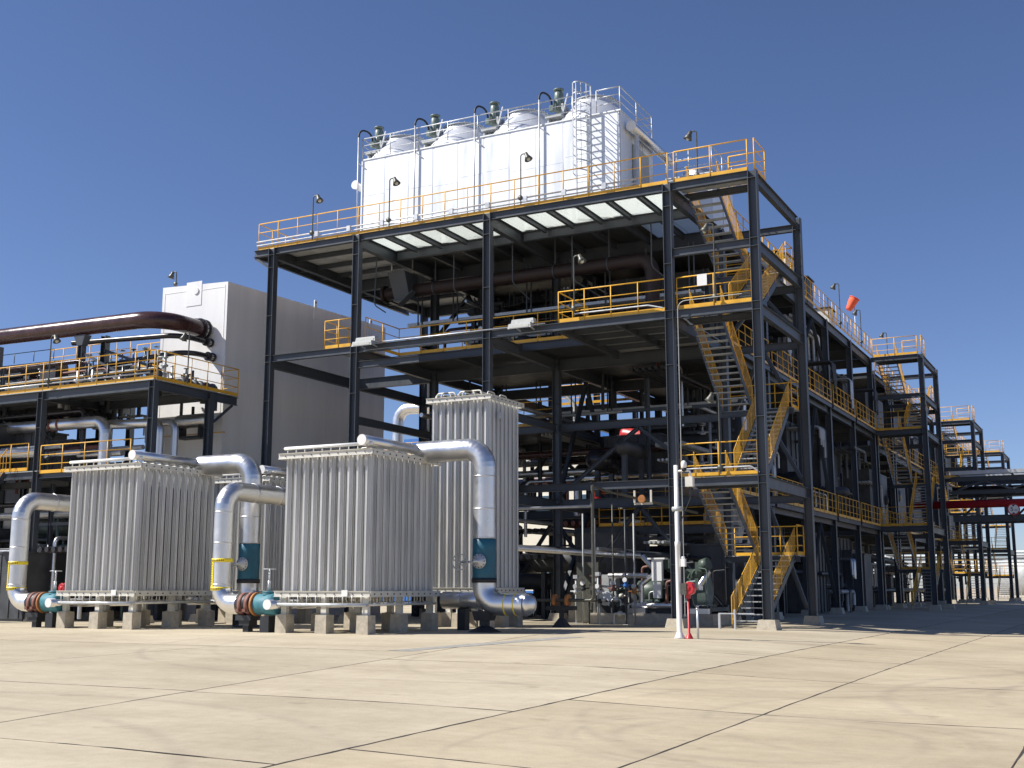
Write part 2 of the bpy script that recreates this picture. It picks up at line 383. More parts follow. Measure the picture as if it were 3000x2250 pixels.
# ---------------------------------------------------------------- steelwork builders
FLX, FLY = 0.16, 0.15
def column(t, x, y, z0, z1, stiff=(), foot=True, w=FLX, d=FLY):
    m = MB()
    m.hbeam((x, y, z0), (x, y, z1), 2 * w, 2 * d, 0.02, 0.014, up=(1, 0, 0))
    for z in stiff:
        if z0 < z < z1: m.box(x - w + 0.02, y - d + 0.004, z - 0.008, x + w - 0.02, y + d - 0.004, z + 0.008)
    t.part('column', m, 'steel')
    if foot: t.part('footing', MB().frust(x, y, gz(x, y) - 0.1, z0 + 0.002, 0.37, 0.37, 0.28, 0.28), 'pier')
def beam(t, p, q, h=0.3, w=0.2, name='beam', m='steel', tf=0.016, tw=0.01):
    t.part(name, MB().hbeam(p, q, h, w, tf, tw), m)
def railing(t, path, h=1.22, sp=1.12, mats='yellow', toe=True, r=0.024, mids=2, name='railing', endposts=(True, True), parent=None):
    P = [V(p) for p in path]; m = MB()
    for k in range(1, mids + 2):
        zz = h * k / (mids + 1)
        for a, b in zip(P, P[1:]):
            m.cyl(a + V(0, 0, zz), b + V(0, 0, zz), r if k == mids + 1 else r * 0.72, 6)
    o = t.part(name, m, mats, parent)
    me = cached(('post', h, r, mats), lambda: MB().cyl((0, 0, 0), (0, 0, h), r, 6).mesh('post', M[mats]))
    sub = o if parent is None else None
    for s, (a, b) in enumerate(zip(P, P[1:])):
        n = max(1, round((b - a).length / sp))
        for k in range(n + 1):
            if s > 0 and k == 0: continue
            q = a.lerp(b, k / n)
            if sub: inst('post', me, sub, q)
    if toe and sub:
        tb = MB()
        for a, b in zip(P, P[1:]): tb.bar(a + V(0, 0, 0.075), b + V(0, 0, 0.075), 0.008, 0.14)
        tb.build('toe_board', M[mats], sub)
    return o
def flight(t, x0, x1, ya, za, yb, zb, bars=True, rails=(True, True), solid=False, low=False):
    """a straight stair flight along Y from (ya,za) up to (yb,zb) between x0 and x1"""
    n = max(3, round((zb - za) / 0.21)); d = (yb - ya)
    m = MB()
    for x in (x0, x1): m.bar((x, ya, za - 0.02), (x, yb, zb - 0.02), 0.016, 0.24)
    o = t.part('staircase', m, 'steel')
    me = cached(('tread', round(x1 - x0, 2)), lambda: MB().box(0.012, -0.13, -0.018, x1 - x0 - 0.012, 0.13, 0.018).mesh('tread', M['tread']))
    for k in range(1, n):
        f = k / n; inst('tread', me, o, V(x0, ya + d * f, za + (zb - za) * f))
    for x, on in zip((x0, x1), rails):
        if not on: continue
        hm = MB(); H = 1.05
        hm.cyl((x, ya, za + H), (x, yb, zb + H), 0.022, 6); hm.cyl((x, ya, za + 0.22), (x, yb, zb + 0.22), 0.016, 6)
        L = math.hypot(d, zb - za); nb = int(abs(d) / (0.15 if not low else 0.28))
        for k in range(nb + 1):
            f = k / nb; y = ya + d * f; z = za + (zb - za) * f
            hm.bar((x, y, z + (0.0 if k % 8 == 0 else 0.22)), (x, y, z + H), 0.026 if k % 8 == 0 else 0.015, 0.026 if k % 8 == 0 else 0.015, up=(1, 0, 0))
        hm.build('handrail', M['yellow'], o)
    return o
def deck(t, x0, x1, y0, y1, z, nx=1, ny=1, m='plate', th=0.035):
    w = (x1 - x0) / nx; d = (y1 - y0) / ny
    for i in range(nx):
        for j in range(ny):
            t.part('deck_panel', MB().box(x0 + i * w + 0.006, y0 + j * d + 0.006, z - th, x0 + (i + 1) * w - 0.006, y0 + (j + 1) * d - 0.006, z), m)

# ---------------------------------------------------------------- main process structure
S = T('process_structure', 'large multi-level charcoal steel process structure carrying the silver cooler on its roof', 'steel structure', (-22, 40.3, 0))
GX = [-32.9, -28.35, -22.0, -14.36]
GY = [40.3 + 6.4 * i for i in range(7)]
TOP, MID, LOW = 16.30, 11.42, 5.24
depthrow = {-32.9: 3, -28.35: 7, -22.0: 7, -14.36: 7}
for x in GX:
    for j in range(depthrow[x]):
        st = (TOP - 0.32, TOP - 0.9, 13.2, MID, MID - 0.3, 9.4, LOW, LOW - 0.28, 3.6, 2.2)
        column(S, x, GY[j], 0.32, TOP - 0.004, st)
f = FLX + 0.004; e = FLY + 0.004
for zt, h in ((TOP, 0.30), (MID, 0.30)):
    beam(S, (GX[0] + f, 40.3, zt - h / 2), (GX[1] - f, 40.3, zt - h / 2), h)
    beam(S, (GX[1] + f, 40.3, zt - h / 2), (GX[2] - f, 40.3, zt - h / 2), h)
    beam(S, (GX[2] + f, 40.3, zt - h / 2), (GX[3] - f, 40.3, zt - h / 2), h)
beam(S, (-33.95, 40.3, TOP - 0.15), (GX[0] - f, 40.3, TOP - 0.15), 0.3)
beam(S, (GX[1] + f, 40.3, LOW - 0.14), (GX[2] - f, 40.3, LOW - 0.14), 0.28)
beam(S, (GX[2] + f, 40.3, LOW - 0.14), (GX[3] - f, 40.3, LOW - 0.14), 0.28)
beam(S, (GX[1] + f, 40.3, 10.6), (-25.2, 40.3, 10.6), 0.28)
# beams running back along Y
for x in GX:
    for j in range(depthrow[x] - 1):
        a, b = GY[j] + e, GY[j + 1] - e
        h = 0.52 if x > -32 else 0.42
        beam(S, (x, a, TOP - 0.32 - h / 2 + 0.3), (x, b, TOP - 0.32 - h / 2 + 0.3), h, 0.24)
        beam(S, (x, a, MID - 0.3), (x, b, MID - 0.3), 0.45, 0.22)
        beam(S, (x, a, LOW - 0.3), (x, b, LOW - 0.3), 0.4, 0.2)
        if x in (-28.35, -22.0) and j < 3: beam(S, (x, a, 8.3), (x, b, 8.3), 0.32, 0.18)
# cross beams along X on the inner rows
for j in range(1, 7):
    for i in range(3):
        if j < min(depthrow[GX[i]], depthrow[GX[i + 1]]):
            for z, h in ((TOP - 0.3, 0.55), (MID - 0.32, 0.5), (LOW - 0.3, 0.42)):
                beam(S, (GX[i] + f, GY[j], z), (GX[i + 1] - f, GY[j], z), h, 0.24)
            if i > 0 and j in (1, 2): beam(S, (GX[i] + f, GY[j], 8.3), (GX[i + 1] - f, GY[j], 8.3), 0.32, 0.18)
beam(S, (GX[1] + f, 43.15, TOP - 0.26), (GX[2] - f, 43.15, TOP - 0.26), 0.4, 0.22)
beam(S, (GX[2] + f, 43.15, TOP - 0.26), (GX[3] - f, 43.15, TOP - 0.26), 0.4, 0.22)
# roof joists and the pale grating strip along the front edge
def joists(a, b, n, y0, y1, z, h=0.22):
    for k in range(1, n): x = a + (b - a) * k / n; beam(S, (x, y0, z), (x, y1, z), h, 0.14, name='joist')
joists(GX[1], GX[2], 5, 40.45, 43.03, TOP - 0.155); joists(GX[2], GX[3], 6, 40.45, 43.03, TOP - 0.155)
joists(GX[1], GX[2], 4, 43.28, 46.5, TOP - 0.17, 0.26); joists(GX[2], GX[3], 5, 43.28, 46.5, TOP - 0.17, 0.26)
def strip(a, b, n):
    for k in range(n):
        S.part('deck_panel', MB().box(a + (b - a) * k / n + 0.005, 40.32, TOP + 0.004, a + (b - a) * (k + 1) / n - 0.005, 43.15, TOP + 0.034), 'grating')
strip(GX[1], GX[2], 5); strip(GX[2], GX[3], 6)
deck(S, GX[1], -17.1, 43.16, 46.7, TOP + 0.034, 9, 2, 'deckdark'); deck(S, -17.1, GX[3], 43.16, 46.7, TOP + 0.034, 2, 2, 'grating', 0.03); deck(S, -33.95, GX[1], 40.32, 53.2, TOP + 0.034, 4, 6, 'pale')
deck(S, GX[1], GX[3], 46.7, 59.5, TOP + 0.034, 8, 4, 'deckdark'); deck(S, GX[1], GX[3], 59.5, 78.7, TOP + 0.034, 7, 8, 'deckdark')
for y in (41.9, 43.5, 45.1, 48.8, 51.0): beam(S, (-33.9, y, TOP - 0.12), (GX[1] - 0.13, y, TOP - 0.12), 0.2, 0.13, name='joist')
beam(S, (-33.95, 40.46, TOP - 0.155), (-33.95, 53.2, TOP - 0.155), 0.3, 0.16)
S.part('brace', MB().bar((-33.9, 40.3, TOP - 0.33), (-33.1, 40.3, TOP - 0.85), 0.1, 0.1), 'steel')
# roof railing, conduit runs along it
railing(S, [(-33.8, 43.2, TOP + 0.04), (-33.8, 40.36, TOP + 0.04), (GX[3], 40.36, TOP + 0.04)], 1.22, 1.1)
railing(S, [(-33.8, 43.4, TOP + 0.04), (-33.8, 53.0, TOP + 0.04), (-28.6, 53.0, TOP + 0.04)], 1.22, 1.3)
for dz, dy in ((0.40, -0.07), (0.24, -0.05)):
    S.part('conduit', MB().cyl((-33.85, 40.36 + dy, TOP + dz), (-15.6, 40.36 + dy, TOP + dz), 0.032, 8), 'galv')
for k in range(9):
    x = -30.5 + 1.7 * k; S.part('junction_box', MB().box(x - 0.09, 40.19, TOP + 0.2, x + 0.09, 40.27, TOP + 0.44), 'galv')
# mid level: balcony at the left, set-back gangway, wide deck at the right
deck(S, -30.0, GX[1], 40.45, 43.1, MID + 0.035, 2, 2, 'plate'); deck(S, -30.0, -18.95, 43.1, 46.7, MID + 0.035, 8, 2, 'deckdark')
deck(S, -18.95, GX[3], 40.45, 46.7, MID + 0.035, 4, 4, 'plate'); deck(S, GX[1], GX[3], 46.7, 53.0, MID + 0.035, 8, 3, 'deckdark'); deck(S, GX[2], GX[3], 53.1, 59.4, MID + 0.035, 5, 3, 'deckdark')
beam(S, (-30.0, 43.1, MID - 0.16), (-18.95, 43.1, MID - 0.16), 0.32, 0.16); beam(S, (-18.95, 40.46, MID - 0.16), (-18.95, 46.5, MID - 0.16), 0.3, 0.18)
beam(S, (-16.6, 40.46, MID - 0.14), (-16.6, 46.5, MID - 0.14), 0.26, 0.15, name='joist'); beam(S, (-25.2, 43.2, MID - 0.16), (-25.2, 46.5, MID - 0.16), 0.3, 0.16, name='joist')
for y in (41.6, 42.7, 43.9, 45.1): beam(S, (-18.84, y, MID - 0.11), (-14.5, y, MID - 0.11), 0.2, 0.12, name='joist')
railing(S, [(-30.0, 43.0, MID + 0.04), (-30.0, 40.36, MID + 0.04), (-28.55, 40.36, MID + 0.04)], 1.22, 0.95)
railing(S, [(-28.0, 40.5, MID + 0.04), (-28.0, 43.12, MID + 0.04), (-18.9, 43.12, MID + 0.04)], 1.22, 1.12)
railing(S, [(-18.92, 43.0, MID + 0.04), (-18.92, 40.36, MID + 0.04), (-14.55, 40.36, MID + 0.04)], 1.22, 1.1)
S.part('conduit', MB().tube([(-18.2, 40.25, MID + 0.3), (-15.2, 40.25, MID + 0.3), (-14.62, 40.25, MID + 0.14)], 0.03, 8, 0.3), 'galv')
S.part('conduit', MB().cyl((-28.1, 40.13, MID + 0.03), (-19.4, 40.13, MID + 0.03), 0.028, 8), 'galv')
railing(S, [(-28.0, 46.4, MID + 0.04), (-20, 46.4, MID + 0.04)], 1.22, 1.4, toe=False)
# level at 8.3 m inside with yellow guard rails
deck(S, GX[1], GX[2], 46.8, 53.0, 8.48, 4, 4, 'deckdark'); railing(S, [(GX[1] + 0.3, 46.9, 8.5), (GX[2] - 0.3, 46.9, 8.5)], 1.1, 1.3)
railing(S, [(-27.9, 59.2, MID), (-22.4, 59.2, MID)], 1.1, 1.3)
# low level
deck(S, GX[2], GX[3], 49.9, 72.2, LOW + 0.03, 4, 8, 'deckdark'); railing(S, [(GX[2] + 0.3, 50.0, LOW + 0.03), (GX[3] - 0.4, 50.0, LOW + 0.03)], 1.1, 1.25)
deck(S, -20.6, -14.7, 48.0, 49.6, 4.0, 4, 1, 'deckdark'); railing(S, [(-20.6, 48.0, 4.02), (-14.8, 48.0, 4.02)], 1.1, 0.9)
beam(S, (-21.8, 48.0, 3.82), (-14.6, 48.0, 3.82), 0.34, 0.18)
deck(S, GX[1], GX[2], 66.0, 78.6, MID + 0.02, 3, 4, 'deckdark')
# side walkways beyond the stair tower
for z in (LOW, MID):
    for j in range(1, 6):
        a, b = GY[j] + 0.25, GY[j + 1] - 0.25
        if j == 1: a += 0.2
        railing(S, [(-14.1, a, z + 0.02), (-14.1, b, z + 0.02)], 1.15, 1.0)
        beam(S, (-14.1, a - 0.05, z - 0.12), (-14.1, b + 0.05, z - 0.12), 0.26, 0.12)
railing(S, [(-14.1, 47.3, TOP + 0.04), (-14.1, 78.3, TOP + 0.04)], 1.2, 1.05)
deck(S, GX[2], GX[3], 59.5, 78.6, MID + 0.02, 4, 6, 'deckdark')
# bracing
def brace(p, q, w=0.16): S.part('brace', MB().hbeam(p, q, w, w, 0.012, 0.01), 'steel')
for x, j in ((-28.35, 1), (-22.0, 1), (-14.36, 1), (-14.36, 3)):
    a, b = GY[j] + 0.2, GY[j + 1] - 0.2; c = (a + b) / 2
    for z0, z1 in ((0.6, LOW - 0.5), (LOW + 0.1, MID - 0.6)):
        brace((x, a, z0), (x, c, z1)); brace((x, b, z0), (x, c, z1))
    brace((x, a, 13.0), (x, c, TOP - 0.6)); brace((x, b, 13.0), (x, c, TOP - 0.6))
for y, i in ((GY[1], 2), (GY[2], 1), (GY[2], 0)):
    a, b = GX[i] + 0.25, GX[i + 1] - 0.25; c = (a + b) / 2
    brace((a, y, 0.6), (c, y, LOW - 0.5)); brace((b, y, 0.6), (c, y, LOW - 0.5)); brace((a, y, LOW + 0.2), (c, y, 8.1)); brace((b, y, LOW + 0.2), (c, y, 8.1))
# cable trays, hangers and process pipework inside
for x0, x1, y, z in ((-29.4, -15.0, 46.2, 13.5), (-27.6, -15.0, 48.4, 12.9), (-28, -15, 52.0, 9.7)):
    m = MB(); m.box(x0, y - 0.22, z, x1, y + 0.22, z + 0.02); m.box(x0, y - 0.24, z, x1, y - 0.225, z + 0.13); m.box(x0, y + 0.225, z, x1, y + 0.24, z + 0.13)
    for q in range(3): m.cyl((x0, y - 0.14 + 0.13 * q, z + 0.06), (x1, y - 0.14 + 0.13 * q, z + 0.06), 0.03, 6)
    S.part('cable_tray', m, 'galv')
    k = x0 + 0.6
    while k < x1:
        S.part('hanger', MB().bar((k, y - 0.26, z), (k, y - 0.26, z + 2.2), 0.05, 0.05).bar((k + 0.22, y - 0.26, z), (k + 0.22, y - 0.26, z + 2.2), 0.05, 0.05), 'steel'); k += 1.9
for pts in ([(-28.5, 42.0, TOP - 0.3), (-28.6, 42.0, 13.6), (-28.0, 42.0, 13.2)], [(-25.4, 43.4, TOP - 0.2), (-25.4, 43.4, 14.2), (-24.9, 44.4, 13.7)], [(-22.5, 43.4, TOP - 0.2), (-22.5, 43.4, 14.2), (-22.1, 44.2, 13.6)], [(-19.7, 43.4, TOP - 0.2), (-19.7, 43.4, 14.0), (-18.6, 44.4, 13.2)], [(-16.2, 43.4, TOP - 0.2), (-16.2, 43.4, 14.1), (-15.9, 44.0, 13.8)]):
    S.part('conduit', MB().tube(pts, 0.028, 8, 0.3), 'steel')
rnd = random.Random(3)
for k in range(30):
    z = rnd.choice((2.6, 3.2, 4.2, 6.4, 6.9, 7.6, 9.0, 9.4, 12.6, 13.8)); y = rnd.uniform(47.5, 58); r = rnd.choice((0.06, 0.08, 0.11, 0.16))
    x0 = rnd.uniform(-32, -20); x1 = rnd.uniform(-21, -15)
    if x1 - x0 < 3: x0 -= 4
    S.part('pipe', MB().tube([(x0, y, z - rnd.uniform(0.8, 3) if z > 4 else z), (x0, y, z), (x1, y, z), (x1, y + rnd.uniform(1, 4), z)], r, 10, 0.35), rnd.choice(('darkpipe', 'steel', 'brown', 'galv', 'alu')))
for k in range(16):
    z = rnd.choice((2.9, 4.3, 4.7, 6.3, 8.9, 12.4, 14.2)); x = rnd.uniform(-30, -15); r = rnd.choice((0.07, 0.1, 0.14))
    S.part('pipe', MB().tube([(x, rnd.uniform(42.2, 46), z), (x, rnd.uniform(56, 66) if x > -22 else rnd.uniform(52, 58), z)], r, 10), rnd.choice(('darkpipe', 'steel', 'galv', 'alu')))
for k in range(14):
    x = rnd.uniform(-27, -15); y = rnd.uniform(47.5, 60); z0 = rnd.choice((0.1, 5.3, 8.5)); S.part('pipe', MB().tube([(x, y, z0), (x, y, z0 + rnd.uniform(2.4, 3.2)), (x + rnd.uniform(-2, 2), y, z0 + 3.2)], rnd.choice((0.05, 0.08, 0.12)), 10, 0.3), rnd.choice(('darkpipe', 'galv', 'steel', 'alu')))
S.part('pipe', MB().cyl((-28.0, 41.0, 4.42), (-18.4, 41.0, 4.42), 0.055, 8), 'galv')
S.part('pipe', MB().tube([(-17.9, 41.0, 4.9), (-17.9, 41.0, 4.42), (-18.4, 41.0, 4.42)], 0.055, 8, 0.1), 'galv')
for q in range(4):
    S.part('pipe', MB().tube([(-23.5, 42.2 + 0.5 * q, 3.05 + 0.04 * q), (-23.0, 42.2 + 0.5 * q, 3.05), (-18.6 + 0.5 * q, 46.0 + q * 0.4, 2.7)], 0.13, 10, 0.5), 'alu' if q < 2 else 'steel')


# dense equipment inside: casings, vessels, pipe banks and valve trees on every level
def clutter(t, x0, x1, y0, y1, z0, z1, n, seed, kinds=('case', 'vess', 'vess', 'bank', 'bank', 'tree', 'tree', 'post', 'bankx', 'bankx')):
    q = random.Random(seed); MT = ('casing', 'casing', 'steel', 'steel_dk', 'darkpipe', 'deckdark', 'brown', 'green')
    for k in range(n):
        kind = q.choice(kinds)
        x = q.uniform(x0, x1); y = q.uniform(y0, y1); H = z1 - z0
        mt = q.choice(MT)
        if kind == 'case':
            w, d, h = q.uniform(0.5, 1.5), q.uniform(0.4, 1.2), q.uniform(0.4, 0.8) * H
            m = MB().box(x - w, y - d, z0 + 0.1, x + w, y + d, z0 + h)
            for r_ in range(4): m.box(x - w + 0.1 + r_ * w * 0.55, y - d - 0.03, z0 + 0.15, x - w + 0.18 + r_ * w * 0.55, y - d - 0.003, z0 + h - 0.05)
            m.box(x - w - 0.06, y - d - 0.06, z0 + h + 0.003, x + w + 0.06, y + d + 0.06, z0 + h + 0.08).box(x - w + 0.05, y - d + 0.05, z0, x + w - 0.05, y + d - 0.05, z0 + 0.098)
            t.part('casing', m, 'casing')
        elif kind == 'vess':
            r = q.uniform(0.25, 0.6); L = q.uniform(1.5, 3.5); z = z0 + q.uniform(0.25, 0.7) * H
            ax = (1, 0, 0) if q.random() < 0.6 else (0, 1, 0)
            m = MB().lathe((x - (L / 2 if ax[0] else 0), y - (L / 2 if ax[1] else 0), z), [(0, 0), (r * 0.6, 0.06), (r, 0.28), (r, L - 0.28), (r * 0.6, L - 0.06), (0, L)], 18, ax)
            for s_ in (-0.3, 0.3):
                cx, cy = (x + s_ * L, y) if ax[0] else (x, y + s_ * L); m.box(cx - 0.1, cy - 0.1, z0, cx + 0.1, cy + 0.1, z - r * 0.7)
            t.part('vessel', m, mt)
        elif kind in ('bank', 'bankx'):
            z = z0 + q.uniform(0.2, 0.95) * H; nn = q.randint(3, 6); r = q.choice((0.04, 0.06, 0.09, 0.12)); L = q.uniform(3, 6.4)
            m = MB()
            for c in range(nn):
                o_ = c * r * 3.2
                if kind == 'bank': m.tube([(x + o_, y - L / 2, z), (x + o_, y + L / 2, z), (x + o_, y + L / 2, z - q.uniform(0.5, 2))], r, 8, 0.2, 3)
                else: m.tube([(x - L / 2, y + o_, z), (x + L / 2, y + o_, z), (x + L / 2, y + o_, z - q.uniform(0.5, 2))], r, 8, 0.2, 3)
            t.part('pipe_bank', m, q.choice(MT + ('galv', 'alu', 'rust', 'galv', 'plate')))
        elif kind == 'tree':
            h = q.uniform(0.5, 0.95) * H; m = MB().cyl((x, y, z0), (x, y, z0 + h), 0.06, 8)
            for c in range(4):
                zz = z0 + h * (0.25 + 0.2 * c); dx = q.uniform(-0.8, 0.8); m.cyl((x, y, zz), (x + dx, y, zz), 0.045, 8).lathe((x + dx * 0.6, y, zz - 0.12), [(0.04, 0), (0.13, 0.03), (0.13, 0.1), (0.04, 0.14), (0.03, 0.4), (0.12, 0.41), (0.12, 0.43), (0, 0.44)], 10)
            t.part('valve_tree', m, q.choice(MT + ('galv', 'motor', 'plate', 'galv')))
        else:
            h = q.uniform(0.8, 1.0) * H; m = MB().hbeam((x, y, z0), (x, y, z0 + h), 0.16, 0.16, 0.012, 0.01, up=(1, 0, 0)).bar((x - 1.2, y, z0 + h * 0.7), (x + 1.2, y, z0 + h * 0.7), 0.1, 0.14); t.part('pipe_support', m, 'steel')
clutter(S, -32, -22.5, 49, 58, 0.0, 5.0, 30, 21); clutter(S, -21.5, -15, 47.5, 56, 0.0, 5.0, 34, 22)
clutter(S, -31, -22.5, 50, 60, 5.3, 11, 13, 23); clutter(S, -21.5, -15, 48, 58, 5.3, 11, 28, 24)
clutter(S, -28, -22.5, 47.5, 53, 11.5, 16, 22, 25); clutter(S, -21.5, -15.2, 47.5, 58, 11.5, 16, 30, 26)
for k_, (z0_, z1_) in enumerate(((0, 5), (5.3, 11), (11.5, 16))): clutter(S, -20.5, -15.6, 59, 78, z0_, z1_, 34, 31 + k_)
# tall dark boxes added behind the front bays to make the interior dark
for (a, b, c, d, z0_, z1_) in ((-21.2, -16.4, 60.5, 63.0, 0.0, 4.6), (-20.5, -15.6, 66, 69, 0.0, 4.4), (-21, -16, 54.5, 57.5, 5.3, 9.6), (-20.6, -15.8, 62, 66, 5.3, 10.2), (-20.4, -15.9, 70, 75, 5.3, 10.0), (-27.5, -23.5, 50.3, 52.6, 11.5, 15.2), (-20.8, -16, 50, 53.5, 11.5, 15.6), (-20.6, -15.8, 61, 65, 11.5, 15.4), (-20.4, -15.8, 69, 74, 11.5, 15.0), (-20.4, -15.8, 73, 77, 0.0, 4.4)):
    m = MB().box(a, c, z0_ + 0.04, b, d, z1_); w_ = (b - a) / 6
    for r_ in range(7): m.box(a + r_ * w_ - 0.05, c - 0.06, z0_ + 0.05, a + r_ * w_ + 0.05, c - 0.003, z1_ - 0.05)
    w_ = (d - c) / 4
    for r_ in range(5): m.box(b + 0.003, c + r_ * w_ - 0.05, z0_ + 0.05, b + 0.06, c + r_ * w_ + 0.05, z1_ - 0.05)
    S.part('dark_backdrop_box', m, 'casing')

# ---------------------------------------------------------------- stair towers
def stair_tower(y0, y1, label, levels, detail=True, x0=-14.36, x1=-11.1, top=TOP, own_left=False):
    t = T('stair_tower', label, 'stair tower', ((x0 + x1) / 2, y0, 0), 'stair towers along the roadside')
    xs = [x1] + ([x0] if own_left else [])
    for x in xs:
        column(t, x, y0, 0.32, top - 0.004, (top - 0.3, 13.75, 13.45, 9.4, MID, MID - 0.3, 7.3, LOW, LOW - 0.28, 3.3, 2.0) if detail else ())
        column(t, x, y1, 0.32, top - 0.004, (top - 0.5, MID, LOW) if detail else ())
    zs = [z for z in (LOW, MID, 13.75, top) if z <= top + 0.01]
    for z in zs:
        beam(t, (x0 + f, y0, z - 0.15), (x1 - f, y0, z - 0.15), 0.3)
        beam(t, (x1, y0 + e, z - 0.21), (x1, y1 - e, z - 0.21), 0.42, 0.2)
        beam(t, (x0 + f, y1, z - 0.4), (x1 - f, y1, z - 0.4), 0.3, 0.18)
    for z in levels:
        deck(t, x0 + 0.17, x1 - 0.17, y0 + 0.16, y0 + 1.35, z + 0.035, 3, 1, 'plate')
        beam(t, (x0 + f, y0 + 1.4, z - 0.16), (x1 - f, y0 + 1.4, z - 0.16), 0.26, 0.14)
        railing(t, [(x0 + 0.25, y0 + 0.06, z + 0.04), (x1 - 0.2, y0 + 0.06, z + 0.04)], 1.2, 1.15)
    zb = 0.0; xm = (x0 + x1) / 2
    for z in levels:
        zm = (zb + z) / 2 + (0.0)
        deck(t, x0 + 0.2, x1 - 0.17, y1 - 1.3, y1 - 0.2, zm, 3, 1, 'plate')
        railing(t, [(x0 + 0.3, y1 - 0.22, zm), (x1 - 0.2, y1 - 0.22, zm), (x1 - 0.2, y1 - 1.25, zm)], 1.15, 1.0)
        beam(t, (x0 + f, y1 - 1.33, zm - 0.15), (x1 - 0.1, y1 - 1.33, zm - 0.15), 0.22, 0.12)
        flight(t, xm + 0.2, x1 - 0.28, y0 + (1.35 if zb > 0 else 0.5), zb + 0.03, y1 - 1.3, zm, low=not detail)
        flight(t, x0 + 0.3, xm - 0.12, y1 - 1.3, zm, y0 + 1.35, z + 0.03, low=not detail)
        zb = z
    # roof landing rail
    railing(t, [(x0 + 0.1, y0 + 0.06, top + 0.04), (x1 + 0.06, y0 + 0.06, top + 0.04), (x1 + 0.06, y0 + 1.5, top + 0.04)], 1.2, 1.12) if levels[-1] != top else railing(t, [(x1 + 0.06, y0 + 0.06, top + 0.04), (x1 + 0.06, y0 + 1.5, top + 0.04), (xm + 0.3, y0 + 1.5, top + 0.04)], 1.2, 1.12)
    return t
t1 = stair_tower(40.3, 46.7, 'nearest yellow-railed steel stair tower at the front corner behind the white camera pole', [LOW, MID, TOP])
t1.part('placard', MB().box(-13.3, 40.29, MID + 0.82, -12.93, 40.3, MID + 1.25), 'white')
t1.part('conduit', MB().tube([(-14.0, 40.1, 0.4), (-14.0, 40.1, MID + 0.28), (-11.6, 40.12, MID + 0.3)], 0.017, 8, 0.3), 'plate')
t1.part('conduit', MB().tube([(-14.0, 40.2, LOW + 0.32), (-11.5, 40.2, LOW + 0.32), (-11.2, 40.2, LOW + 0.1)], 0.028, 8, 0.2), 'galv')
for z0, z1 in ((LOW + 0.4, 8.2), (MID - 3.2, MID - 0.5), (0.6, LOW - 0.6), (MID + 0.2, 13.3)):
    t1.part('brace', MB().hbeam((-14.1, 46.75, z0), (-12.7, 46.75, z1), 0.15, 0.15, 0.012, 0.01), 'steel')
    t1.part('brace', MB().hbeam((-11.35, 46.75, z0), (-12.7, 46.75, z1), 0.15, 0.15, 0.012, 0.01), 'steel')
t1.part('foot_step', MB().box(-12.75, 39.95, 0.5, -11.5, 40.0, 0.54).box(-12.75, 39.9, 0.0, -12.68, 40.0, 0.5).box(-12.2, 39.9, 0.0, -12.14, 40.0, 0.66), 'galv')
t2 = stair_tower(78.7, 85.1, 'second yellow-railed stair tower, beside the red pipe bridge', [LOW, MID, TOP])
column(t2, -14.36, 85.1, 0.32, TOP - 0.004)
t3 = stair_tower(106.0, 112.4, 'third stair tower, smaller with distance behind the red pipe bridge', [LOW, 10.6, 15.4], False, top=15.4, own_left=True)
t4 = stair_tower(132.0, 138.4, 'farthest and smallest stair tower near the right edge', [LOW, 10.6, 15.3], False, top=15.3, own_left=True)
# far frames that stand between the towers
def far_frame(y0, y1, xs, label, top, lv):
    t = T('process_structure', label, 'steel structure', (xs[-1], y0, 0))
    n = max(1, round((y1 - y0) / 6.6)); ys = [y0 + (y1 - y0) * k / n for k in range(n + 1)]
    for x in xs:
        for y in ys: column(t, x, y, 0.3, top, (), True)
        for z in lv:
            for a, b in zip(ys, ys[1:]): beam(t, (x, a + e, z - 0.2), (x, b - e, z - 0.2), 0.38)
    for z in lv:
        for y in ys:
            for a, b in zip(xs, xs[1:]): beam(t, (a + f, y, z - 0.2), (b - f, y, z - 0.2), 0.38)
        deck(t, xs[0], xs[-1], y0, y1, z + 0.03, 2, n, 'plate')
        railing(t, [(xs[-1] + 0.2, y0, z + 0.04), (xs[-1] + 0.2, y1, z + 0.04)], 1.15, 1.4)
    for z0_ in (lv[0], lv[1]):
        for k in range(3):
            ya = y0 + 1.5 + k * (y1 - y0 - 3) / 3; t.part('dark_backdrop_box', MB().box(xs[-1] - 5.5, ya, z0_ + 0.05, xs[-1] - 0.8, ya + (y1 - y0) / 3 - 2.2, z0_ + 4.0), 'casing')  # dark boxes added so brightness does not show through the frame
    rr = random.Random(int(y0))
    for k in range(8):
        z = rr.choice((1.2, 3.4, 6.2, 7.5, 9.2, 12.4)); t.part('pipe', MB().cyl((xs[-1] - rr.uniform(0.5, 4), y0, z), (xs[-1] - rr.uniform(0.5, 4), y1, z), rr.choice((0.1, 0.15, 0.22)), 8), rr.choice(('darkpipe', 'steel', 'galv')))
    for z0_, z1_ in ((0, LOW), (LOW, lv[1]), (lv[1], lv[2])): clutter(t, xs[0] + 1, xs[-1] - 0.6, y0 + 1, y1 - 1, z0_, z1_ - 0.3, 26, int(y0 + z0_))
    return t
far_frame(79.6, 105.6, [-24.0, -19.0, -14.36], 'dark steel structure behind the second stair tower', 15.6, (LOW, 10.6, 15.5))
far_frame(112.8, 131.6, [-24.0, -14.36], 'farthest dark steel structure between the two smallest stair towers', 15.3, (LOW, 10.6, 15.2))

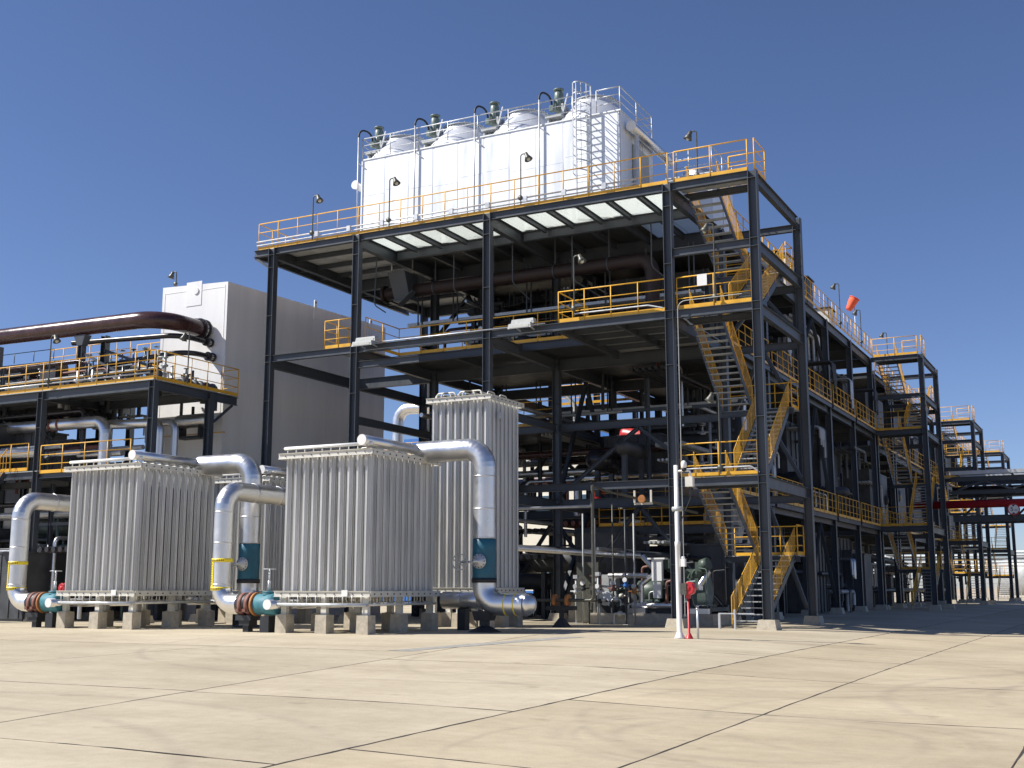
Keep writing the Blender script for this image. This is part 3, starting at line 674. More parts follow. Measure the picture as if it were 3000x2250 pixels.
# ---------------------------------------------------------------- evaporative cooler on the roof
K = T('rooftop_cooler', 'long silver-white cooler box with four domed fan stacks on the roof', 'cooler', (-23.7, 44.8, TOP))
kx0, kx1, ky0, ky1, kz0, kz1 = -30.1, -17.3, 43.0, 46.7, 17.35, 20.8
NP = 10
for k in range(NP):
    a = kx0 + (kx1 - kx0) * k / NP; b = kx0 + (kx1 - kx0) * (k + 1) / NP
    zs_ = kz0 + (kz1 - kz0) * (0.5 + 0.04 * math.sin(k * 1.7))
    K.part('wall_panel', MB().box(a + 0.05, ky0, kz0, b - 0.05, ky0 + 0.05, zs_ - 0.006), 'tank')
    K.part('wall_panel', MB().box(a + 0.05, ky0 + 0.004, zs_ + 0.006, b - 0.05, ky0 + 0.05, kz1), 'tank')
    K.part('seam_strip', MB().box(a - 0.05, ky0 + 0.012, kz0, a + 0.044, ky0 + 0.06, kz1), 'tank')
for k in range(3):
    a = ky0 + 0.06 + (ky1 - ky0 - 0.06) * k / 3; b = ky0 + 0.06 + (ky1 - ky0 - 0.06) * (k + 1) / 3
    K.part('wall_panel', MB().box(kx1 - 0.05, a + 0.01, kz0, kx1 + (0 if k < 2 else 0.02), b - 0.01, kz1), 'tank')
    K.part('wall_panel', MB().box(kx0 - 0.004, a + 0.01, kz0, kx0 + 0.05, b - 0.01, kz1), 'tank')
K.part('wall_panel', MB().box(kx0 + 0.05, ky1 - 0.05, kz0, kx1 - 0.05, ky1, kz1), 'tank')
K.part('louvre_recess', MB().box(kx1 + 0.022, ky0 + 1.3, kz0 + 0.2, kx1 + 0.035, ky0 + 3.2, kz1 - 1.0), 'plate')
K.part('roof', MB().box(kx0 - 0.02, ky0 - 0.03, kz1 + 0.003, kx1 + 0.03, ky1, kz1 + 0.06), 'tank')
K.part('base_frame', MB().box(kx0, ky0 + 0.05, kz0 - 0.2, kx1, ky0 + 0.25, kz0 - 0.01).box(kx0, ky1 - 0.3, kz0 - 0.2, kx1, ky1 - 0.1, kz0 - 0.01).box(kx0 + 0.1, ky0 + 0.25, kz0 - 0.12, kx1 - 0.1, ky1 - 0.3, kz0 - 0.06), 'plate')
for k in range(7):
    x = kx0 + 0.3 + (kx1 - kx0 - 0.6) * k / 6
    for y in (ky0 + 0.15, ky1 - 0.2): K.part('leg', MB().box(x - 0.1, y - 0.1, TOP + 0.036, x + 0.1, y + 0.1, kz0 - 0.205), 'plate')
FX = [-28.95, -25.75, -22.5, -19.2]
for x, mx in zip(FX, (-29.75, -26.68, -23.6, -20.45)):
    fs = K.part('fan_stack', MB().lathe((x, 44.85, kz1 + 0.05), [(1.74, 0), (1.73, 0.14), (1.60, 0.36), (1.40, 0.62), (1.20, 0.84), (1.05, 1.02), (0.98, 1.16), (0.99, 1.24), (0.95, 1.24), (0.93, 1.0)], 44), 'stack')
    rim = MB().lathe((x, 44.85, kz1 + 1.29), [(1.0, 0), (1.03, 0.0), (1.03, 0.05), (0.98, 0.05)], 40, caps=False)
    for q in range(24):
        w = 2 * math.pi * q / 24; rim.bar((x + 1.0 * math.cos(w), 44.85 + 1.0 * math.sin(w), kz1 + 1.31), (x + 1.0 * math.cos(w), 44.85 + 1.0 * math.sin(w), kz1 + 1.39), 0.02, 0.02)
    rim.build('guard_rim', M['plate'], fs)
    gm = MB()
    for q in range(5):
        dy = -0.9 + 0.45 * q; dx = math.sqrt(max(0, 0.96 ** 2 - dy * dy)); gm.bar((x - dx, 44.85 + dy, kz1 + 1.36), (x + dx, 44.85 + dy, kz1 + 1.36), 0.015, 0.02)
    gm.build('guard_grille', M['steel_dk'], fs)
    # fan motor beside the stack, on a bracket
    my = 43.8; z0 = kz1 + 0.62
    K.part('motor_bracket', MB().box(mx - 0.5, my - 0.35, z0 - 0.12, mx + 0.35, my + 0.35, z0 - 0.04).box(mx - 0.42, my - 0.3, kz1 + 0.06, mx - 0.34, my + 0.3, z0 - 0.12).bar((mx + 0.2, my, kz1 + 0.06), (mx - 0.3, my, z0 - 0.12), 0.08, 0.08).box(mx + 0.25, my - 0.3, z0 - 0.04, mx + 0.33, my + 0.3, z0 + 0.45), 'plate')
    mo = K.part('fan_motor', MB().lathe((mx, my, z0 + 0.2), [(0.14, 0), (0.2, 0.02), (0.21, 0.5), (0.195, 0.52), (0.2, 0.54), (0.2, 0.84), (0.16, 0.9), (0.1, 0.98)], 18), 'motor')
    MB().lathe((mx, my, z0 + 1.15), [(0.1, 0), (0.23, 0.03), (0.235, 0.08), (0.1, 0.12), (0, 0.12)], 18).build('rain_cap', M['motor'], mo)
    MB().box(mx - 0.42, my - 0.1, z0 + 0.3, mx - 0.24, my + 0.1, z0 + 0.55).build('terminal_box', M['motor'], mo)
    fn = MB()
    for q in range(14):
        w = 2 * math.pi * q / 14; c_, s_ = math.cos(w), math.sin(w); fn.bar((mx + 0.222 * c_, my + 0.222 * s_, z0 + 0.26), (mx + 0.222 * c_, my + 0.222 * s_, z0 + 0.68), 0.012, 0.03)
    fn.build('cooling_fin', M['motor'], mo)['kind'] = 'stuff'
    K.part('stay', MB().bar((mx + 0.3, my - 0.28, z0 - 0.04), (mx + 0.55, my - 0.28, z0 + 0.85), 0.05, 0.05), 'galv')
    cx = mx - 0.5
    K.part('cable_conduit', MB().cyl((cx, ky0 - 0.12, TOP + 0.05), (cx, ky0 - 0.12, kz1 + 1.15), 0.035, 8), 'galv')
    K.part('cable_loop', MB().tube([(cx, ky0 - 0.12, kz1 + 1.15), (cx, ky0 - 0.12, kz1 + 1.55), (mx - 0.33, my - 0.1, z0 + 0.98), (mx - 0.33, my, z0 + 0.45)], 0.045, 8, 0.4), 'black')
    K.part('bracket', MB().bar((cx, ky0 - 0.12, kz1 - 0.1), (cx + 0.35, ky0 - 0.02, kz1 - 0.4), 0.04, 0.04), 'galv')
railing(K, [(kx0, ky1, kz1 + 0.06), (kx0, ky0, kz1 + 0.06), (-19.45, ky0, kz1 + 0.06)], 1.0, 1.6, 'galv', False, 0.026)
railing(K, [(-18.35, ky0, kz1 + 0.06), (kx1, ky0, kz1 + 0.06), (kx1, ky1, kz1 + 0.06), (kx0, ky1, kz1 + 0.06)], 1.0, 1.7, 'galv', False, 0.026)
# caged ladder
lx0, lx1, ly = -19.17, -18.5, ky0 - 0.25
lm = MB(); lm.bar((lx0, ly, TOP + 0.05), (lx0, ly, kz1 + 1.22), 0.05, 0.06); lm.bar((lx1, ly, TOP + 0.05), (lx1, ly, kz1 + 1.22), 0.05, 0.06)
lad = K.part('ladder', lm, 'galv')
rung = MB().box(lx0, -0.012, -0.012, lx1, 0.012, 0.012).mesh('rung', M['galv'])
for k in range(18): inst('rung', rung, lad, (0, ly, TOP + 0.4 + 0.3 * k))
cg = MB(); cxm = (lx0 + lx1) / 2
for k in range(10):
    z = TOP + 1.9 + 0.415 * k if k < 9 else kz1 + 1.18
    pts = [(cxm - 0.34 * math.cos(w) * 1.05, ly - 0.05 - 0.72 * math.sin(w), z) for w in [math.pi * q / 12 for q in range(13)]]
    for a, b in zip(pts, pts[1:]): cg.bar(a, b, 0.012, 0.05)
for q in (2, 4, 6, 8, 10):
    w = math.pi * q / 12; cg.bar((cxm - 0.357 * math.cos(w), ly - 0.05 - 0.71 * math.sin(w), TOP + 1.9), (cxm - 0.357 * math.cos(w), ly - 0.05 - 0.71 * math.sin(w), kz1 + 1.18), 0.03, 0.01)
cg.build('safety_cage', M['galv'], lad)
hp = K.part('header_pipe', MB().cyl((kx1 + 0.28, ky0 + 0.5, kz1 - 0.55), (kx1 + 0.28, ky1 + 1.6, kz1 - 0.55), 0.2, 20), 'alu')
MB().cyl((kx1 + 0.28, ky0 + 0.47, kz1 - 0.55), (kx1 + 0.28, ky0 + 0.5, kz1 - 0.55), 0.22, 20).build('end_cap', M['white'], hp)
hp = K.part('header_pipe', MB().cyl((kx0 - 1.0, ky0 + 0.9, 20.1), (kx0 - 1.0, ky1, 20.1), 0.19, 20), 'alu')
MB().cyl((kx0 - 1.0, ky0 + 0.87, 20.1), (kx0 - 1.0, ky0 + 0.9, 20.1), 0.215, 20).build('end_cap', M['white'], hp)
K.part('header_bracket', MB().box(kx0 - 1.05, ky0 + 2.6, 19.8, kx0 - 0.004, ky0 + 2.7, 19.9), 'galv')
K.part('drain_pipe', MB().tube([(kx1 + 0.25, ky0 + 1.2, kz1 - 0.7), (kx1 + 0.25, ky0 + 1.2, TOP + 0.1)], 0.1, 12), 'galv')
# smaller unit behind the cooler's right end
U = T('rooftop_unit', 'small pale rooftop unit with its own galvanised guard rail right of the cooler', 'cooler', (-15.8, 49.0, TOP))
U.part('casing', MB().box(-17.0, 47.6, TOP + 0.4, -14.9, 50.6, 19.2), 'tank')
U.part('plinth', MB().box(-16.9, 47.7, TOP + 0.036, -15.0, 50.5, TOP + 0.395), 'plate')
U.part('fan_stack', MB().lathe((-15.95, 49.1, 19.2), [(0.95, 0), (0.9, 0.1), (0.78, 0.4), (0.8, 0.55), (0.76, 0.55), (0.74, 0.3)], 28), 'alu')
U.part('roof', MB().box(-17.03, 47.57, 19.203, -14.87, 50.63, 19.25), 'tank')
U.part('seam_strip', MB().box(-16.0, 47.58, TOP + 0.4, -15.94, 47.598, 19.2).box(-14.898, 49.0, TOP + 0.4, -14.88, 49.06, 19.2), 'galv')
railing(U, [(-17.0, 47.6, 19.25), (-14.9, 47.6, 19.25), (-14.9, 50.6, 19.25)], 1.15, 1.3, 'galv', False, 0.024)
U.part('ladder', MB().bar((-16.9, 47.45, TOP + 0.05), (-16.9, 47.45, 20.3), 0.05, 0.05).bar((-16.45, 47.45, TOP + 0.05), (-16.45, 47.45, 20.3), 0.05, 0.05), 'galv')
# equipment along the roof behind, seen over the side railing
rr = random.Random(11)
for k, (y, lab) in enumerate(((58.0, 'dark slim cabinet on the roof nearest the front stair tower'), (60.0, 'tall pale cabinet on the roof behind the side railing'), (64.5, 'dark tall cabinet in the middle of the roof edge'), (70.0, 'low pale cabinet on the roof towards the second stair tower'))):
    c = T('roof_cabinet', lab, 'cabinet', (-15.3, y, TOP)); h = (2.0, 2.4, 2.2, 1.6)[k]
    c.part('body', MB().box(-15.8, y, TOP + 0.14, -14.9, y + 1.3, TOP + h), ('steel', 'vessel', 'steel_dk', 'vessel')[k])
    c.part('door', MB().box(-15.75, y - 0.02, TOP + 0.25, -14.95, y - 0.003, TOP + h - 0.1), ('steel', 'vessel', 'steel_dk', 'vessel')[k])
    c.part('cap', MB().box(-15.9, y - 0.1, TOP + h + 0.003, -14.8, y + 1.4, TOP + h + 0.07), 'steel_dk'); c.part('plinth', MB().box(-15.75, y + 0.05, TOP + 0.036, -14.95, y + 1.25, TOP + 0.137), 'plate')

# ---------------------------------------------------------------- brown header under the roof deck
p = T('brown_pipe', 'large oxide-brown pipe hung under the roof deck behind the front columns', 'pipe', (-23, 44.5, 14.7))
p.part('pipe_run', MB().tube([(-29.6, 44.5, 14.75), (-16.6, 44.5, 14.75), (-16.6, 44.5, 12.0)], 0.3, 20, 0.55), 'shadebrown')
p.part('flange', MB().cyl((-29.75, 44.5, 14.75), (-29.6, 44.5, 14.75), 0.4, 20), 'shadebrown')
for x in (-27, -24, -21, -18.5): p.part('hanger', MB().bar((x, 44.5, 15.05), (x, 44.5, TOP - 0.02), 0.05, 0.05).lathe((x - 0.03, 44.5, 14.75), [(0.31, 0), (0.325, 0), (0.325, 0.06), (0.31, 0.06)], 20, (1, 0, 0)), 'steel')
p = T('duct_hood', 'galvanised angular duct hood hung below the roof deck beside the second column', 'duct', (-28.9, 44.5, 13.9))
m = MB(); m.add([(-29.0, 43.6, 15.5), (-28.1, 43.6, 15.5), (-28.1, 44.8, 15.5), (-29.0, 44.8, 15.5), (-28.8, 43.9, 14.3), (-28.0, 43.9, 14.3), (-28.0, 44.5, 14.3), (-28.8, 44.5, 14.3)], [(0, 1, 2, 3), (7, 6, 5, 4), (0, 4, 5, 1), (1, 5, 6, 2), (2, 6, 7, 3), (3, 7, 4, 0)])
p.part('hood', m, 'steel'); p.part('rim', MB().box(-28.85, 43.85, 14.2, -27.95, 44.55, 14.297), 'steel'); p.part('hanger', MB().bar((-28.9, 43.8, 15.5), (-28.9, 43.8, TOP), 0.05, 0.05).bar((-28.3, 44.6, 15.5), (-28.3, 44.6, TOP), 0.05, 0.05), 'galv')
p.part('baffle', MB().bar((-28.4, 43.7, 13.9), (-27.6, 43.7, 14.5), 0.4, 0.03).bar((-28.0, 43.9, 13.6), (-27.5, 43.9, 13.5), 0.5, 0.03), 'steel')

# ---------------------------------------------------------------- white cold box
B = T('cold_box', 'tall windowless white box building with its side wall in shade', 'building', (-38, 47.5, 0))
bx0, bx1, by0, by1 = -40.05, -36.05, 41.0, 54.1
zc = (15.5, 15.33, 15.73, 15.9)
B.part('wall', MB().add([(bx0, by0, -0.05), (bx1, by0, -0.05), (bx1, by1, -0.05), (bx0, by1, -0.05), (bx0, by0, zc[0]), (bx1, by0, zc[1]), (bx1, by1, zc[2]), (bx0, by1, zc[3])], [(0, 3, 2, 1), (4, 5, 6, 7), (0, 1, 5, 4), (1, 2, 6, 5), (2, 3, 7, 6), (3, 0, 4, 7)]), 'boxw')
B.part('access_plate', MB().box(-38.55, by0 - 0.02, 14.4, -37.62, by0 - 0.003, 15.56), 'boxw')
B.part('vent_disc', MB().cyl((-37.95, by0 - 0.06, 15.1), (-37.95, by0 - 0.022, 15.1), 0.16, 20), 'boxw')
m = MB()
for x in (bx0 + 0.16, bx1 - 0.16): m.box(x - 0.012, by0 - 0.012, 5, x + 0.012, by0 - 0.002, 15.2)
m.box(bx0 + 0.16, by0 - 0.011, 15.15, -38.6, by0 - 0.002, 15.17); m.box(-37.6, by0 - 0.011, 15.1, bx1 - 0.16, by0 - 0.002, 15.12); m.box(bx1 - 0.55, by0 - 0.011, 12.0, bx1 - 0.16, by0 - 0.002, 12.012)
B.part('edge_weld', m, 'boxw')
m = MB()
for y in (43.6, 46.1, 48.8, 51.4): m.box(bx1 + 0.002, y - 0.008, 0.1, bx1 + 0.007, y + 0.008, 15.3)
B.part('panel_weld', m, 'boxw')
for y in (47.6, 52.6):
    lug = MB().box(bx1 + 0.003, y - 0.1, 14.9, bx1 + 0.05, y + 0.1, 15.8)
    lug.cyl((bx1 + 0.003, y, 15.8), (bx1 + 0.05, y, 15.8), 0.1, 16); lug.cyl((bx1 + 0.05, y, 15.8), (bx1 + 0.056, y, 15.8), 0.035, 12)
    B.part('lifting_lug', lug, 'boxw')
for x, z in ((-37.9, 13.75), (-37.35, 13.05), (-36.95, 12.3)): B.part('cleat', MB().box(x - 0.06, by0 - 0.07, z, x + 0.08, by0 - 0.002, z + 0.03), 'plate')

# ---------------------------------------------------------------- left pipe platform
L = T('pipe_rack', 'steel pipe rack platform with yellow railings at the left in front of the white box', 'pipe rack', (-41, 37.5, 0))
LZ = 9.78
for x in (-35.0, -41.45, -47.9, -54.3):
    for y in (35.6, 38.95):
        column(L, x, y, 0.3, LZ - 0.02 if (x, y) != (-41.45, 38.95) else 12.9, (LZ - 0.3, 8.2, 5.0), True, 0.15, 0.14)
for y in (35.6, 38.95):
    for a, b in ((-54.3, -47.9), (-47.9, -41.45), (-41.45, -35.0)):
        beam(L, (a + 0.155, y, LZ - 0.19), (b - 0.155, y, LZ - 0.19), 0.38, 0.2); beam(L, (a + 0.155, y, 6.15), (b - 0.155, y, 6.15), 0.3, 0.18)
for x in (-35.0, -41.45, -47.9):
    beam(L, (x, 35.75, LZ - 0.2), (x, 38.8, LZ - 0.2), 0.36, 0.18); beam(L, (x, 39.1, LZ - 0.2), (x, 40.7, LZ - 0.2), 0.34, 0.16); beam(L, (x, 35.75, 6.15), (x, 38.8, 6.15), 0.28, 0.16)
    L.part('brace', MB().bar((x, 39.1, 8.4), (x, 40.4, LZ - 0.4), 0.09, 0.09), 'steel')
for y in (36.3, 37.1, 37.9, 39.8): beam(L, (-54.2, y, LZ - 0.09), (-35.1, y, LZ - 0.09), 0.16, 0.1, name='joist')
deck(L, -54.3, -34.9, 35.45, 40.7, LZ + 0.035, 12, 3, 'plate')
clutter(L, -55, -36.5, 36.2, 40.5, 0.0, 6.0, 60, 51); clutter(L, -54, -36.5, 36.2, 40.3, LZ + 0.05, LZ + 1.9, 40, 52, ('bank', 'bankx', 'tree', 'tree', 'tree', 'post')); clutter(L, -54, -41.5, 36.3, 40.4, 6.4, 9.4, 26, 53)
for (a_, b_, c_, d_, z0_, z1_) in ((-60, -50, 43, 46, 0, 9), (-50, -41.2, 44, 47, 0, 7.5), (-58, -47, 41.5, 43, LZ, LZ + 2.2)):
    m = MB().box(a_, c_, z0_, b_, d_, z1_)
    for r_ in range(9): m.box(a_ + r_ * (b_ - a_) / 8 - 0.05, c_ - 0.06, z0_ + 0.05, a_ + r_ * (b_ - a_) / 8 + 0.05, c_ - 0.003, z1_ - 0.05)
    L.part('dark_backdrop_box', m, 'casing')  # dark backdrop boxes added to block the bright sky behind the platform
railing(L, [(-54.3, 35.5, LZ + 0.04), (-34.92, 35.5, LZ + 0.04)], 1.22, 1.08); railing(L, [(-34.92, 35.65, LZ + 0.04), (-34.92, 40.65, LZ + 0.04), (-35.9, 40.65, LZ + 0.04)], 1.22, 1.05)
L.part('conduit', MB().cyl((-54.2, 35.42, LZ + 0.3), (-35.1, 35.42, LZ + 0.3), 0.03, 8), 'galv')
L.part('pipe_post', MB().hbeam((-41.9, 38.0, LZ + 0.04), (-41.9, 38.0, 12.75), 0.26, 0.26, 0.02, 0.014, up=(1, 0, 0)).frust(-41.9, 38.0, 12.3, 12.78, 0.16, 0.16, 0.36, 0.2), 'steel')
L.part('pipe_post', MB().hbeam((-47.4, 38.0, LZ + 0.04), (-47.4, 38.0, 12.75), 0.26, 0.26, 0.02, 0.014, up=(1, 0, 0)), 'steel')
L.part('brace', MB().bar((-41.7, 38.0, 11.9), (-39.6, 38.0, 10.9), 0.1, 0.1).bar((-41.4, 38.9, 12.2), (-37.9, 38.9, 11.0), 0.12, 0.12), 'steel')
deck(L, -54, -40.2, 35.5, 37.6, 6.34, 8, 1, 'plate'); railing(L, [(-54, 35.52, 6.36), (-42.0, 35.52, 6.36)], 1.2, 1.1)
railing(L, [(-41.2, 35.5, 6.2), (-36.0, 35.5, 6.2)], 1.2, 1.3)
railing(L, [(-41.3, 40.3, 8.15), (-35.3, 40.3, 8.15)], 0.05, 6, toe=False, mids=0)
flight(L, -44.2, -43.2, 33.2, 3.4, 35.4, 6.3); flight(L, -44.2, -43.2, 30.9, 0.1, 33.0, 3.2)
for k in range(6): L.part('pipe', MB().cyl((-56, 36.0 + 0.5 * k, 7.25 + 0.25 * (k % 2)), (-41.8 + 0.7 * k, 36.0 + 0.5 * k, 7.25 + 0.25 * (k % 2)), (0.16, 0.1, 0.13, 0.09, 0.15, 0.11)[k], 14), ('alu', 'galv', 'alu', 'rust', 'alu', 'galv')[k])
for k in range(5): L.part('pipe', MB().tube([(-46 + 1.7 * k, 36.3, 0.1), (-46 + 1.7 * k, 36.3, 2.6 + 0.3 * k), (-46 + 1.7 * k, 40, 2.6 + 0.3 * k)], 0.09, 10, 0.25), ('alu', 'galv', 'plate', 'alu', 'galv')[k])
# upper yellow gangway and stair behind the pipes
beam(L, (-49.5, 41.6, 11.85), (-42.5, 41.6, 11.85), 0.36, 0.2); deck(L, -49.5, -42.4, 41.5, 43.2, 12.08, 4, 1, 'plate')
for x in (-49.4, -42.6): column(L, x, 41.9, 0.3, 11.65, (), True, 0.14, 0.14)
railing(L, [(-48.0, 41.55, 12.1), (-42.5, 41.55, 12.1)], 1.2, 1.0)
flight(L, -42.4, -41.4, 44.8, 9.9, 42.6, 12.05)
deck(L, -45.0, -40.2, 44.4, 46.0, 12.6, 3, 1, 'plate'); railing(L, [(-45.0, 44.45, 12.62), (-40.3, 44.45, 12.62)], 1.2, 0.9)
column(L, -40.6, 45.4, 0.3, 12.4, (), True, 0.12, 0.12); column(L, -44.8, 45.4, 0.3, 12.4, (), True, 0.12, 0.12)
rr = random.Random(5)
for k in range(8):
    x = -46.5 + 0.75 * k; L.part('valve', MB().cyl((x, 42.0, 12.1), (x, 42.0, 12.75 + 0.2 * rr.random()), 0.04, 8).lathe((x, 42.0, 12.9), [(0.0, 0), (0.14, 0.01), (0.14, 0.05), (0, 0.06)], 12).box(x - 0.09, 41.9, 12.3, x + 0.09, 42.1, 12.5), rr.choice(('steel_dk', 'motor', 'rust', 'darkpipe')))
for k in range(14):
    x0 = rr.uniform(-53, -43); x1 = rr.uniform(-41, -36); y = rr.uniform(36.2, 40.2); z = rr.choice((1.4, 2.3, 3.0, 3.8, 4.6, 5.2, 7.0, 10.2, 10.6, 11.0))
    L.part('pipe', MB().tube([(x0, y, z), (x1, y, z), (x1, y, z - 1.2)], rr.choice((0.05, 0.08, 0.12, 0.16)), 10, 0.3), rr.choice(('darkpipe', 'steel_dk', 'galv', 'steel', 'rust')))
for k in range(10):
    x = rr.uniform(-46, -36); y = rr.uniform(36.5, 41); L.part('valve', MB().cyl((x, y, 0.05), (x, y, rr.uniform(1.5, 3.4)), 0.06, 8).lathe((x, y, 1.4), [(0.06, 0), (0.2, 0.02), (0.2, 0.07), (0.06, 0.09), (0.12, 0.2), (0.06, 0.36)], 10), rr.choice(('galv', 'steel_dk', 'motor')))
for k in range(5):
    x = -40.5 + 0.9 * k; L.part('valve', MB().cyl((x, 36.6, LZ + 0.04), (x, 36.6, LZ + 0.9 + 0.3 * rr.random()), 0.06, 8).lathe((x, 36.6, LZ + 0.5), [(0.06, 0), (0.19, 0.03), (0.19, 0.09), (0.06, 0.12)], 12).cyl((x - 0.3, 36.6, LZ + 0.3), (x + 0.3, 36.6, LZ + 0.3), 0.09, 10), rr.choice(('steel_dk', 'galv', 'darkpipe')))
L.part('equipment_block', MB().box(-52, 39.6, 0.1, -43, 40.6, 3.0).box(-43.6, 37.2, LZ + 0.04, -42.6, 38.2, LZ + 1.4).box(-52, 39.2, LZ + 0.04, -47, 40.3, LZ + 1.6), 'steel_dk')

def flanged_entry(t, x, z, r, m, y=40.98, yf=40.55):
    t.part('nozzle', MB().cyl((x, yf, z), (x, y, z), r * 1.02, 24), 'boxw')
    t.part('flange', MB().cyl((x, yf - 0.09, z), (x, yf, z), r * 1.32, 24).cyl((x, yf + 0.19, z), (x, yf + 0.28, z), r * 1.3, 24), m)
    bm = MB()
    for q in range(14):
        w = 2 * math.pi * q / 14; bm.cyl((x + r * 1.17 * math.cos(w), yf - 0.13, z + r * 1.17 * math.sin(w)), (x + r * 1.17 * math.cos(w), yf + 0.32, z + r * 1.17 * math.sin(w)), 0.018, 6)
    t.part('bolt', bm, 'steel_dk')['kind'] = 'stuff'
p = T('brown_pipe', 'thick glossy dark-brown pipe bending into the white box above the left platform', 'pipe', (-40, 38, 12.8))
p.part('pipe_run', MB().tube([(-62, 38.0, 13.45), (-37.2, 38.0, 13.12), (-37.2, 40.46, 13.12)], 0.385, 28, 1.3, 10), 'brown'); flanged_entry(p, -37.2, 13.12, 0.37, 'darkpipe')
p = T('dark_pipe', 'medium dark pipe bending into the white box just below the thick brown one', 'pipe', (-40, 39, 12.5))
p.part('pipe_run', MB().tube([(-43.5, 38.9, 12.75), (-36.88, 38.9, 12.5), (-36.88, 40.5, 12.5)], 0.125, 16, 0.9, 8), 'darkpipe'); flanged_entry(p, -36.88, 12.5, 0.15, 'darkpipe', yf=40.66)
p = T('dark_pipe', 'lowest slim dark pipe bending into the white box above the platform railing', 'pipe', (-40, 39, 11.7))
p.part('pipe_run', MB().tube([(-43.0, 39.2, 11.5), (-36.72, 39.2, 11.8), (-36.72, 40.5, 11.8)], 0.12, 16, 0.9, 8), 'darkpipe'); flanged_entry(p, -36.72, 11.8, 0.16, 'darkpipe', yf=40.66)
p = T('brown_pipe', 'dark blue-brown pipe at the far left edge carrying a small handrail', 'pipe', (-52, 40, 12))
p.part('pipe_run', MB().cyl((-64, 40.2, 12.15), (-45.6, 40.2, 11.95), 0.4, 20), 'darkpipe'); railing(p, [(-64, 40.0, 12.5), (-46, 40.0, 12.4)], 0.5, 1.4, 'steel', False, 0.02, 0)
p.part('saddle', MB().box(-47.9, 39.9, 11.2, -47.5, 40.5, 11.7).box(-47.8, 40.0, LZ, -47.6, 40.4, 11.2), 'steel')
def bands(t, pts, r=0.29, m='rust'):
    for c, ax in pts: t.part('pipe_clamp', MB().lathe(c, [(r - 0.02, -0.05), (r, -0.05), (r, 0.05), (r - 0.02, 0.05)], 18, ax), m)
p = T('silver_pipe', 'shiny silver pipe under the left platform turning down behind the left vaporizer', 'pipe', (-42, 36.9, 8.4))
p.part('pipe_run', MB().tube([(-62, 36.9, 8.66), (-38.95, 36.9, 8.5), (-38.95, 36.9, 2.0)], 0.26, 22, 0.55, 7, mitre=True), 'alu'); bands(p, [((-42.2, 36.9, 8.52), (1, 0, 0)), ((-41.7, 36.9, 8.52), (1, 0, 0))])
p = T('silver_pipe', 'right-hand pair member of silver pipes dropping down beside the platform corner column', 'pipe', (-36, 38.2, 7))
p.part('pipe_run', MB().tube([(-40.4, 37.6, 8.5), (-36.5, 37.6, 8.35), (-36.5, 37.6, 2.0)], 0.21, 20, 0.45, 7, mitre=True), 'alu')
p = T('silver_pipe', 'silver pipe dropping then bending right above the left vaporizer header', 'pipe', (-35.6, 38.2, 7))
p.part('pipe_run', MB().tube([(-39, 38.2, 8.45), (-36.2, 38.2, 8.45), (-36.2, 38.2, 6.45), (-36.2, 41.0, 6.45)], 0.16, 18, 0.4, 7, mitre=True), 'alu'); bands(p, [((-36.2, 39.3, 6.45), (0, 1, 0)), ((-36.2, 39.8, 6.45), (0, 1, 0))], 0.19, 'steel_dk')
p = T('silver_vessel', 'horizontal silver vessel hung under the left platform against the white box', 'vessel', (-36.4, 39.9, 8.7))
p.part('shell', MB().lathe((-37.9, 40.0, 8.75), [(0, 0), (0.2, 0.03), (0.3, 0.14), (0.32, 0.3), (0.32, 1.9), (0.3, 2.05), (0.2, 2.16), (0, 2.2)], 22, (1, 0, 0)), 'alu'); p.part('cradle', MB().box(-37.6, 39.7, 8.05, -37.5, 40.3, 8.5).box(-36.3, 39.7, 8.05, -36.2, 40.3, 8.5).box(-37.6, 39.7, 7.95, -36.2, 40.3, 8.048).bar((-37.5, 39.9, 8.1), (-37.5, 39.9, LZ - 0.2), 0.1, 0.1), 'steel_dk')
p.part('nozzle', MB().cyl((-36.9, 40.0, 9.05), (-36.9, 40.0, 9.4), 0.07, 10), 'steel_dk')

